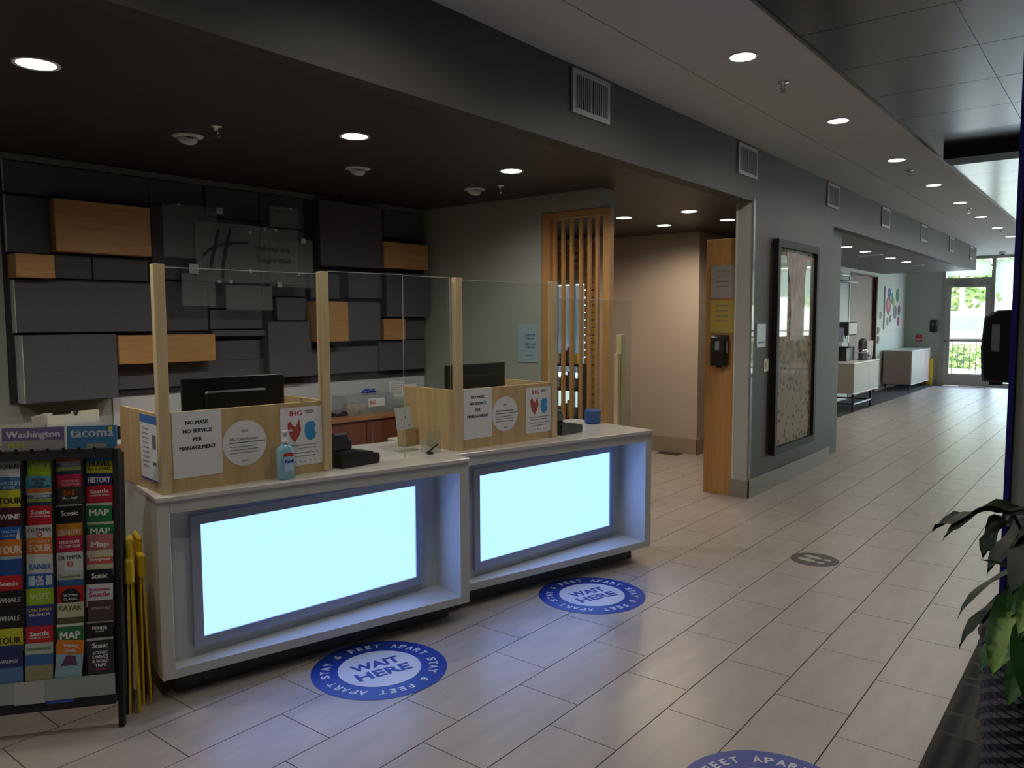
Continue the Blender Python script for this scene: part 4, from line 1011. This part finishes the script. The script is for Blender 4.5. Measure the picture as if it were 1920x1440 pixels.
# each: label, base colour, [bands (z0,z1 fraction of visible strip from top, colour)], [texts (string, width, height, z from top, colour)]
STR = ((.25, .6, (.55, .58, .6)), (.35, .55, (.03, .14, .4)), (.55, .75, (.25, .42, .08)), (.78, 1, (.02, .05, .1)))
SPEC = {
 3: [('yellow TRAVEL BROCHURES leaflet with a blue top', YEL, ((0, .3, (.04, .25, .5)),), (('TRAVEL', .082, .020, .033, K1), ('BROCHURES', .080, .011, .052, K1))),
     ('navy HISTORY leaflet, second in the right column', NAVY, (), (('HISTORY', .080, .022, .026, W1),)),
     ('red harbour tour leaflet in the right column', REDC, (), (('Seattle', .065, .016, .022, W1), ('HARBOR TOUR', .07, .006, .038, W1))),
     ('green MAP leaflet, upper of the pair in the right column', GRN, ((0, .12, (.5, .5, .4)),), (('MAP', .070, .025, .038, W1),)),
     ('green MAP leaflet, lower of the pair in the right column', GRN, ((0, .2, (.5, .5, .4)),), (('MAP', .070, .022, .036, W1),)),
     ('rose coloured leaflet with the script word Map', ROSE, (), (('Map', .062, .026, .042, W1),)),
     ('cream UNDERGROUND leaflet with a red band', CRM, ((.35, .7, (.50, .10, .06)),), (('Underground', .072, .014, .036, W1),)),
     ('dark Scenic leaflet with a green mark, middle of the right column', BLK, (), (('Scenic', .055, .02, .024, W1), ('o', .012, .012, .024, LIME))),
     ('white Vancouver Seattle leaflet in magenta letters', WHT, (), (('Vancouver', .075, .014, .020, (.45, .03, .25)), ('Seattle', .072, .020, .040, (.45, .03, .25)))),
     ('dark brown adventure leaflet', BRN, (), (('ADVENTURES', .070, .010, .030, (.4, .35, .35)),)),
     ('black leaflet with a white diamond emblem', BLK, ((0, .08, (.3, .3, .3)),), (('PIONEER', .052, .012, .026, W1), ('SQUARE', .03, .006, .040, W1))),
     ('dark Scenic Drives and Road Trips booklet', (.025, .025, .035), ((0, .05, (.4, .4, .42)),), (('Scenic', .055, .020, .030, W1), ('SCENIC', .055, .012, .058, W1), ('DRIVES', .055, .012, .074, W1), ('& ROAD', .058, .012, .090, W1), ('TRIPS', .04, .012, .106, W1), ('GUIDE', .035, .008, .122, (.45, .03, .2))))],
 2: [('striped orange blue and green leaflet at the top', (.52, .17, .05), STR, (('TRAVEL INFO', .06, .009, .030, W1),)),
     ('crimson CHOCOLATE FACTORY TOUR leaflet, upper one', CRIM, (), (('CHOCOLATE', .065, .010, .026, (.6, .4, .4)), ('FACTORY TOUR', .065, .009, .040, (.6, .4, .4)))),
     ('dark leaflet with the orange word EAT', (.04, .04, .035), (), (('EAT', .04, .022, .022, (.5, .10, .02)), ('like a local', .05, .010, .042, W1))),
     ('dark Scenic leaflet beside the upper green MAP', BLK, ((0, .08, (.3, .3, .28)),), (('Scenic', .060, .020, .034, W1),)),
     ('orange DISTILLERY leaflet in the third column', (.50, .22, .02), (), (('DISTILLERY', .080, .022, .034, (.6, .5, .3)),)),
     ('crimson CHOCOLATE FACTORY TOUR leaflet, lower one', CRIM, (), (('CHOCOLATE', .072, .012, .024, W1), ('FACTORY TOUR', .072, .010, .040, W1))),
     ('white OLYMPIA leaflet in the third column', WHT, (), (('OLYMPIA', .080, .016, .020, (.08, .08, .1)), ('o', .022, .022, .045, (.5, .06, .05)))),
     ('pale green valley town leaflet with mountains', (.42, .48, .42), ((.55, 1, (.03, .12, .3)),), (('Leavenworth', .07, .012, .018, (.12, .2, .1)),)),
     ('red leaflet with a black round emblem', (.5, .02, .02), (), (('VICTORIA', .05, .008, .035, W1), ('CLASSIC', .05, .008, .05, W1))),
     ('cream KAYAK leaflet in the third column', CRM, ((.7, 1, (.10, .09, .05)),), (('KAYAK', .080, .020, .020, (.10, .16, .03)),)),
     ('green MAP leaflet in the third column', GRN, ((0, .14, (.6, .6, .5)),), (('MAP', .070, .028, .045, W1),)),
     ('orange rafting booklet with a photo of a paddler', (.60, .20, .02), ((.32, 1, (.25, .42, .52)),), (('Visiting', .05, .014, .022, W1), ('Guide', .04, .010, .038, W1)))],
 1: [('lime green VISIT leaflet, upper one', LIME, (), (('VISIT', .070, .024, .028, (.55, .6, .3)),)),
     ('teal PACIFIC SEAS AQUARIUM leaflet', TEAL, (), (('PACIFIC', .05, .011, .016, NAVY), ('SEAS', .03, .010, .029, NAVY), ('AQUARIUM', .07, .010, .042, NAVY))),
     ('striped leaflet in the second column', (.52, .17, .05), STR, (('TRAVEL INFO', .06, .009, .030, W1),)),
     ('red harbour tour leaflet, upper one of the second column', REDC, (), (('Seattle', .065, .016, .024, W1), ('HARBOR TOUR', .07, .006, .040, W1))),
     ('white OLYMPIA leaflet in the second column', WHT, (), (('OLYMPIA', .080, .015, .018, (.08, .08, .1)), ('o', .020, .020, .036, (.5, .06, .05)))),
     ('orange MT. RAINIER TOUR leaflet', ORG, (), (('MT. RAINIER', .07, .009, .014, (.7, .5, .4)), ('TOUR', .080, .028, .040, (.75, .65, .55)))),
     ('white leaflet with blue RAINIER letters', WHT, (), (('RAINIER', .075, .022, .048, (.05, .15, .4)),)),
     ('blue TAP PARK SAVE leaflet', BLU, (), (('TAP', .02, .011, .014, W1), ('PARK', .028, .011, .027, W1), ('SAVE', .028, .011, .040, W1))),
     ('lime green VISIT leaflet, lower one', LIME, (), (('VISIT', .070, .024, .030, (.55, .6, .3)),)),
     ('navy leaflet with gold lettering', (.03, .05, .22), (), (('SAN JUAN', .08, .016, .020, (.5, .35, .08)), ('ISLANDS', .07, .010, .036, W1))),
     ('red harbour tour leaflet, lower one of the second column', REDC, (), (('Seattle', .065, .018, .028, W1), ('HARBOR TOUR', .07, .006, .044, W1))),
     ('pale green valley town booklet with a blossom photo', (.42, .48, .42), ((.25, .5, (.04, .14, .35)), (.5, .9, (.28, .27, .16)), (.92, 1, W1)), (('Leavenworth', .08, .014, .020, (.12, .2, .1)),))],
 0: [('white KOHARU leaflet at the left edge', WHT, (), (('KOHARU', .075, .016, .030, K1),)),
     ('blue WILDLIFE PARK leaflet at the left edge', (.05, .16, .38), (), (('WILDLIFE', .078, .013, .024, (.4, .5, .6)), ('PARK', .04, .012, .040, (.4, .5, .6)))),
     ('yellow TOUR leaflet at the left edge, upper one', YEL, (), (('TOUR', .080, .024, .042, K1),)),
     ('maroon WINE leaflet at the left edge', MAR, (), (('WINE', .070, .020, .036, W1),)),
     ('blue leaflet with a white sail', (.02, .10, .38), (), (('THINGS TO DO', .06, .010, .018, (.3, .5, .7)), ('SAILING', .05, .009, .034, (.3, .5, .7)))),
     ('orange TOUR leaflet at the left edge', ORG, (), (('TOUR', .080, .030, .040, (.75, .65, .55)),)),
     ('plain blue leaflet at the left edge', (.02, .08, .32), ((0, .15, (.35, .45, .5)),), ()),
     ('red harbour tour leaflet at the left edge', REDC, (), (('Seattle', .065, .016, .030, W1),)),
     ('black WHALE leaflet, upper one', BLK, (), (('WHALE', .075, .018, .036, (.5, .5, .5)),)),
     ('black WHALE leaflet, lower one', BLK, (), (('WHALE', .075, .018, .042, (.5, .5, .5)),)),
     ('yellow TOUR leaflet, lower left', YEL, (), (('TOUR', .080, .024, .045, K1),)),
     ('dark blue lake booklet at the left edge', NAVY, ((.5, 1, (.08, .18, .38)),), (('AIRLINES', .06, .012, .060, (.5, .5, .6)),))],
}
SPEC[-1] = [('leaflet in the rack column outside the picture', c_, (), ()) for c_ in (WHT, REDC, BLU, LIME, ORG, NAVY, CRM, GRN, BLK, YEL, TEAL, MAR)]
cm = {}
def cmat(c_):
    k = tuple(round(x, 3) for x in c_)
    if k not in cm: cm[k] = mat('print_%d' % len(cm), c_, .35)
    return cm[k]
for ci, rows in SPEC.items():
    x1 = -.008 - (3 - ci) * .106; x0 = x1 - .095
    for r_, (lb, base, bands, txts) in enumerate(rows):
        zt = ZT[r_]; zb = (ZT[r_ + 1] if r_ < 11 else .20)
        hv = zt - zb; h = hv + .025 if r_ < 11 else .155
        yy = -.004 - r_ * .0042
        dx = random.uniform(-.002, .003); tilt = random.uniform(-1.2, 1.2)
        if (ci, r_) == (2, 11): tilt = 5
        t = thing('brochure', lb, 'brochure', (0, 0, 0), 0, 'leaflets in the rack' if ci >= 0 else 'leaflets of the unseen rack column')
        t.matrix_world = RM @ Matrix.Translation(((x0 + x1) / 2 + dx, yy, zt)) @ Matrix.Rotation(R(tilt), 4, 'Y')
        bx('cover', cmat(base), t, -.0475, .0475, -.0012, .0012, -h, 0)
        for (f0, f1, bc) in bands: bx('colour_band', cmat(bc), t, -.0473, .0473, -.0015, -.0012, -min(h, hv * f1 + .001), -hv * f0 - .0005)
        for (s, w_, h_, dz, tc_) in txts: text('lettering', s, t, w_, h_, 0, -.0018, -dz, cmat(tc_), depth=.0002)
        if lb.startswith('orange rafting'):
            MB().poly([(-.012, -.0019, -.06), (.02, -.0019, -.06), (.03, -.0019, -.095), (-.03, -.0019, -.10)], [(3, 2, 1, 0)]).build('paddler_print', cmat((.10, .04, .12)), t)
            MB().poly([(-.008, -.0019, -.045), (.008, -.0019, -.045), (.008, -.0019, -.06), (-.008, -.0019, -.06)], [(3, 2, 1, 0)]).build('face_print', cmat((.35, .2, .15)), t)
        if lb.startswith('red leaflet'):
            n = 24; MB().poly([(.036 * math.cos(2 * PI * k / n), -.0016, -.042 + .034 * math.sin(2 * PI * k / n)) for k in range(n)], [tuple(range(n - 1, -1, -1))]).build('emblem', cmat(BLK), t)
        if lb.startswith('blue leaflet with'):
            MB().poly([(.02, -.0016, -.06), (.036, -.0016, -.06), (.032, -.0016, -.004)], [(2, 1, 0)]).build('sail_print', cmat(W1), t)
        if lb.startswith('blue TAP'):
            bx('phone_print', cmat((.4, .6, .7)), t, -.040, -.018, -.0016, -.0012, -.045, -.008); bx('meter_print', cmat((.5, .6, .7)), t, .022, .042, -.0016, -.0012, -.045, -.008)
# second rafting copy
t = thing('brochure', 'orange rafting booklet tucked behind its tilted twin', 'brochure', group='leaflets in the rack'); t.matrix_world = RM @ Matrix.Translation((-.185, -.0465, .362)) @ Matrix.Rotation(R(-2), 4, 'Y')
bx('cover', cmat((.60, .20, .02)), t, -.03, .0475, -.001, .001, -.145, 0)
# magazines on top
for (x0, x1, lb, c_, tx) in ((-.40, -.182, 'purple Washington magazine on top of the rack', (.13, .11, .22), 'Washington'), (-.172, .008, 'blue Tacoma magazine on top of the rack', (.05, .17, .33), 'tacoma')):
    t = thing('magazine', lb, 'magazine'); w_ = x1 - x0
    t.matrix_world = RM @ Matrix.Translation(((x0 + x1) / 2, .002, 1.105))
    bx('cover', cmat(c_), t, -w_ / 2, w_ / 2, -.003, .003, 0, .088)
    text('lettering', tx, t, w_ * .86, .034 if tx[0] == 'W' else .028, 0, -.0036, .058, cmat((.5, .5, .55)))
    if tx[0] == 'W': text('lettering', 'FREE!', t, .05, .016, -.06, -.0036, .020, cmat(YEL)); bx('photo', cmat((.28, .25, .25)), t, -w_ / 2 + .001, w_ / 2 - .001, -.0034, -.003, .001, .038)
    else:
        bx('photo', cmat((.25, .25, .2)), t, -.02, .05, -.0034, -.003, .001, .018); n = 12
        MB().poly([(.068 + .008 * math.cos(2 * PI * k / n), -.0036, .076 + .008 * math.sin(2 * PI * k / n)) for k in range(n)], [tuple(range(n - 1, -1, -1))]).build('badge', cmat(YEL), t)

# ================================================================== PLANT
px_, py_ = -.10, 2.72
t = thing('potted_plant', 'leafy variegated plant in a tall black woven basket planter', 'plant', (px_, py_, 0))
prof = []
for k in range(71):
    z = .006 + k * .00985; r0 = .19 + .035 * (z / .70); prof.append((r0 + (.004 if k % 2 else -.001), z))
pm_ = MB(); n = 76; P = []; F = []
for i, (r_, z) in enumerate(prof):
    for k in range(n):
        a = 2 * PI * k / n; rr = r_ + (.0035 if (k // 2 + i // 2) % 2 else -.0015); P.append((rr * math.cos(a), rr * math.sin(a), z))
for i in range(len(prof) - 1):
    for k in range(n): q = i * n + k; w_ = i * n + (k + 1) % n; F.append((q, w_, w_ + n, q + n))
F.append(tuple(range(n - 1, -1, -1)))
pm_.poly(P, F); pm_.build('woven_pot', mat('wicker_black', (.007, .0065, .010), .55), t)
MB().disc(.21, .62, .66, n=30).build('soil', mat('soil', (.03, .02, .015), .9), t)
def leafmesh(L, W, bend, m, wav=.1, n=9):
    b = MB(); P = []; F = []
    for i in range(n + 1):
        s = i / n; w = W * (math.sin(PI * min(1, s ** .8 * 1.0)) ** .8) * (1 if s < 1 else 0) + .001
        ang = bend * s; x = L * (math.sin(ang) / bend if abs(bend) > .01 else s) ; z = -L * ((1 - math.cos(ang)) / bend if abs(bend) > .01 else 0)
        for j in (-1, -.5, 0, .5, 1): P.append((x, w * j, z + abs(j) * w * .35 + wav * W * math.sin(s * 12 + j * 2) * abs(j)))
    for i in range(n):
        for j in range(4): a = i * 5 + j; F.append((a, a + 1, a + 6, a + 5))
    return b.poly(P, F, True)
def leaf_mat(name, c1, c2):
    m = bpy.data.materials.new(name); m.use_nodes = True; nn = m.node_tree.nodes; l = m.node_tree.links; b = nn['Principled BSDF']
    tc = nn.new('ShaderNodeTexCoord'); sp_ = nn.new('ShaderNodeSeparateXYZ'); ab = nn.new('ShaderNodeMath'); ab.operation = 'ABSOLUTE'; ns = nn.new('ShaderNodeTexNoise'); ns.inputs['Scale'].default_value = 45
    l.new(tc.outputs['Object'], sp_.inputs[0]); l.new(sp_.outputs[1], ab.inputs[0]); l.new(tc.outputs['Object'], ns.inputs[0])
    ad = nn.new('ShaderNodeMath'); ad.operation = 'MULTIPLY_ADD'; ad.inputs[1].default_value = .05; l.new(ns.outputs[0], ad.inputs[0]); l.new(ab.outputs[0], ad.inputs[2])
    rp = nn.new('ShaderNodeValToRGB'); l.new(ad.outputs[0], rp.inputs[0]); rp.color_ramp.elements[0].position = .036; rp.color_ramp.elements[1].position = .052; rp.color_ramp.elements[0].color = (*c1, 1); rp.color_ramp.elements[1].color = (*c2, 1)
    l.new(rp.outputs[0], b.inputs['Base Color']); b.inputs['Roughness'].default_value = .4
    return m
lv = leaf_mat('leaf_variegated', (.24, .42, .09), (.02, .09, .015)); lg = mat('leaf_green', (.03, .13, .02), .4); ld_ = mat('leaf_dark', (.010, .028, .010), .5, noise=((12, 12, 12), (.020, .042, .018)))
def leaf(base, tip, W, m, bend, wav=.1, roll=0):
    b_ = Vector(base); tp = Vector(tip); d = tp - b_
    L = d.length * (1 + bend * bend * .045)
    o = leafmesh(L, W, bend, m, wav).build('leaf', m, t)
    chord = bend / 2
    x_ax = d.normalized(); up = Vector((0, 0, 1)); 
    yax = up.cross(x_ax); yax = yax.normalized() if yax.length > .05 else Vector((0, 1, 0))
    zax = x_ax.cross(yax)
    rot = Matrix((x_ax, yax, zax)).transposed().to_4x4() @ Matrix.Rotation(-chord, 4, 'Y') @ Matrix.Rotation(roll, 4, 'X')
    o.matrix_local = Matrix.Translation(b_) @ rot
    st = MB().tube([(0, 0, .645), (b_.x * .5, b_.y * .5, (.645 + b_.z) / 2 + .03), tuple(b_)], .005, 6).build('stem', lg if m is not ld_ else ld_, t)
O_ = Vector((px_, py_, 0))
def W(x, y, z): return Vector((x, y, z)) - O_
leaf(W(-.20, 2.60, 1.06), W(-.40, 2.50, .965), .028, ld_, 1.3, .5)
leaf(W(-.19, 2.58, 1.05), W(-.43, 2.52, .985), .030, ld_, 1.0, .6)
leaf(W(-.24, 2.57, 1.05), W(-.30, 2.50, .93), .030, ld_, .9, .4)
leaf(W(-.13, 2.60, 1.02), W(-.29, 2.52, .88), .055, ld_, 1.3, .3)
leaf(W(-.08, 2.58, 1.03), W(-.22, 2.42, .86), .075, ld_, 1.4, .2)
leaf(W(-.06, 2.55, .95), W(-.21, 2.45, .80), .07, ld_, 1.1, .2)
leaf(W(-.12, 2.60, .90), W(-.36, 2.52, .73), .026, ld_, 1.4, .3)
leaf(W(-.14, 2.60, .86), W(-.345, 2.48, .665), .024, ld_, 1.2, .5)
leaf(W(-.16, 2.56, .87), W(-.30, 2.46, .935), .020, lg, .3, .1)
leaf(W(-.18, 2.50, .86), W(-.245, 2.34, .665), .052, lv, .9, .15)
leaf(W(-.10, 2.46, .94), W(-.19, 2.30, .80), .050, lv, .8, .1)
leaf(W(-.14, 2.44, .83), W(-.16, 2.30, .62), .060, lg, .9, .1)
leaf(W(-.05, 2.42, .85), W(-.08, 2.28, .66), .055, lv, .9, .1)
leaf(W(-.10, 2.62, 1.02), W(-.16, 2.55, 1.17), .040, lg, .5, .1)
leaf(W(-.02, 2.60, 1.02), W(.02, 2.45, 1.16), .045, lg, .9, .1)
leaf(W(.02, 2.66, .92), W(.22, 2.55, .84), .055, lv, 1.1, .1)
leaf(W(.0, 2.80, .95), W(.12, 2.98, .90), .055, lg, 1.1, .1)
leaf(W(-.2, 2.66, .78), W(-.30, 2.56, .66), .035, ld_, .8, .2)
leaf(W(-.19, 2.52, .80), W(-.285, 2.42, .63), .026, lg, .8, .2)

leaf(W(-.05, 2.58, 1.0), W(-.14, 2.40, .98), .060, ld_, 1.0, .2)
leaf(W(-.08, 2.50, .98), W(-.17, 2.34, .90), .060, ld_, 1.0, .2)
leaf(W(-.12, 2.52, .78), W(-.21, 2.36, .58), .045, lg, .8, .2)
leaf(W(-.06, 2.44, .80), W(-.10, 2.26, .55), .050, lg, .8, .2)
leaf(W(-.15, 2.55, .90), W(-.22, 2.42, .80), .045, lg, .9, .2)
leaf(W(.02, 2.5, .95), W(.06, 2.3, .85), .055, ld_, .9, .2)
leaf(W(-.16, 2.60, .80), W(-.26, 2.48, .70), .040, ld_, .9, .2)

# ================================================================== OUTDOORS
g = bx('ground', mat('concrete', (.55, .56, .55), .9, noise=((.6, .6, .6), (.48, .49, .48))), None, -40, 45, 21.95, 70, -.25, -.05); g['kind'] = 'structure'; g.name = 'ground'
lawn = bx('lawn', mat('lawn', (.14, .26, .05), .9, noise=((2, 2, 2), (.08, .18, .03))), None, -40, 45, 31.4, 34, -.06, -.03); props(lawn, 'green verge beyond the railing outside', 'grass'); lawn['kind'] = 'stuff'
rl = thing('railing', 'black metal railing outside the exit door', 'railing', (-5.5, 24.2, -.05))
for z in (.15, 1.1): bx('rail', blackm, rl, 0, 10, -.02, .02, z, z + .05)
for k in range(6): bx('post', blackm, rl, k * 2 - .03 + .95, k * 2 + .03 + .95, -.03, .03, 0, 1.15)
bm_ = MB().box(-.009, .009, -.009, .009, .2, 1.1).mesh('baluster', blackm)
for k in range(70): o = bpy.data.objects.new('baluster', bm_); COL.objects.link(o); o.parent = rl; o.location = (.1 + k * .142, 0, 0)
vn = thing('parked_van', 'white van parked beyond the railing outside', 'van', (-6.1, 35.0, -.05)); vn.scale = (1, 1, 1.1)
pf = [(0, .35), (4.9, .35), (4.95, .9), (4.2, 1.05), (3.6, 1.75), (.1, 1.8), (0, 1.2)]
MB().profile_y(pf, -.9, .9).build('body', mat('van_white', (.50, .54, .62), .3), vn)
for a_, b_ in ((.5, 1.5), (1.6, 2.6), (2.7, 3.5)): bx('window', mat('van_window', (.06, .08, .10), .1), vn, a_, b_, -.906, -.901, 1.15, 1.6)
for x in (.9, 4.0):
    o = MB().disc(.34, -.1, .1, n=18).build('wheel', blackm, vn); o.rotation_euler = (R(90), 0, 0); o.location = (x, -.85, .34)
pl_ = thing('utility_pole', 'grey utility pole among the trees outside', 'pole', (-5.65, 37.5, -.05)); MB().tube([(0, 0, 0), (0, 0, 8)], [.11, .08], 10).build('pole', mat('pole_grey', (.35, .33, .30), .8), pl_); bx('crossarm', MATS['pole_grey'], pl_, -.9, .9, -.06, .06, 7.2, 7.35)
def leafy(name): 
    return leaf_mat(name, (.12, .30, .04), (.06, .18, .02))
tc1 = mat('tree_leaves', (.05, .12, .03), .8, noise=((1.2, 1.2, 1.2), (.14, .24, .06))); tc2 = mat('tree_leaves_pale', (.09, .17, .04), .8, noise=((1.2, 1.2, 1.2), (.18, .27, .08)))
def tree(x, y, h, r, m, label):
    t = thing('tree', label, 'tree', (x, y, -.05), 0, 'trees beyond the car park')
    MB().tube([(0, 0, 0), (.1, 0, h * .3), (0, .1, h * .6)], [.18, .14, .08], 8).build('trunk', mat('bark', (.10, .08, .06), .9), t)
    b = MB(); rnd = random.Random(int(x * 10))
    bl_ = [(rnd.uniform(-r, r) * .6, rnd.uniform(-r, r) * .6, h * rnd.uniform(.3, .85), r * rnd.uniform(.45, .75)) for _ in range(9)]
    for i in range(1500):
        cx, cy, cz, rr = bl_[i % 9]; d = Vector((rnd.gauss(0, 1), rnd.gauss(0, 1), rnd.gauss(0, 1))).normalized() * rr * rnd.uniform(.75, 1.05)
        c_ = Vector((cx, cy, cz)) + d; a = Vector((rnd.uniform(-1, 1), rnd.uniform(-1, 1), rnd.uniform(-1, 1))).normalized() * .17; e = a.cross(d.normalized()).normalized() * .12
        b.poly([c_ - a, c_ + e, c_ + a, c_ - e], [(0, 1, 2, 3)])
    o = b.build('foliage', m, t); o['kind'] = 'stuff'
for k, (x, y, h, r, m_) in enumerate(((-10.8, 42, 8.5, 1.6, tc1), (-6.3, 41, 7.2, 1.6, tc2), (-1.8, 42, 8.0, 1.6, tc1), (-8.6, 49, 9.5, 1.7, tc1), (-4.0, 49, 9.5, 1.7, tc2), (.6, 49, 9, 1.7, tc1), (2.9, 42, 8, 1.6, tc2), (7.4, 42, 8.5, 1.6, tc1), (12, 42, 9, 1.6, tc2), (5.2, 49, 9, 1.7, tc1))):
    tree(x, y, h, r, m_, ['leafy tree outside at the left of the exit door glass', 'pale leafy tree in the middle of the exit door glass', 'leafy tree behind the window beside the exit door', 'tall back tree behind the left of the exit door glass', 'pale back tree behind the right of the exit door glass'][k] if k < 5 else 'leafy tree outside far beyond the windows')
hd = thing('hedge', 'low green hedge along the verge outside', 'hedge', (-9, 30.5, -.028)); b = MB(); rnd = random.Random(3)
for i in range(5000):
    c_ = Vector((rnd.uniform(0, 16), rnd.uniform(-.5, .5), rnd.uniform(.0, .78))); a = Vector((rnd.uniform(-1, 1), rnd.uniform(-1, 1), rnd.uniform(-1, 1))).normalized() * .1; e = Vector((rnd.uniform(-1, 1), rnd.uniform(-1, 1), rnd.uniform(-1, 1))).normalized() * .07
    b.poly([c_ - a, c_ + e, c_ + a, c_ - e], [(0, 1, 2, 3)])
o = b.build('foliage', tc2, hd); o['kind'] = 'stuff'

finish_texts()
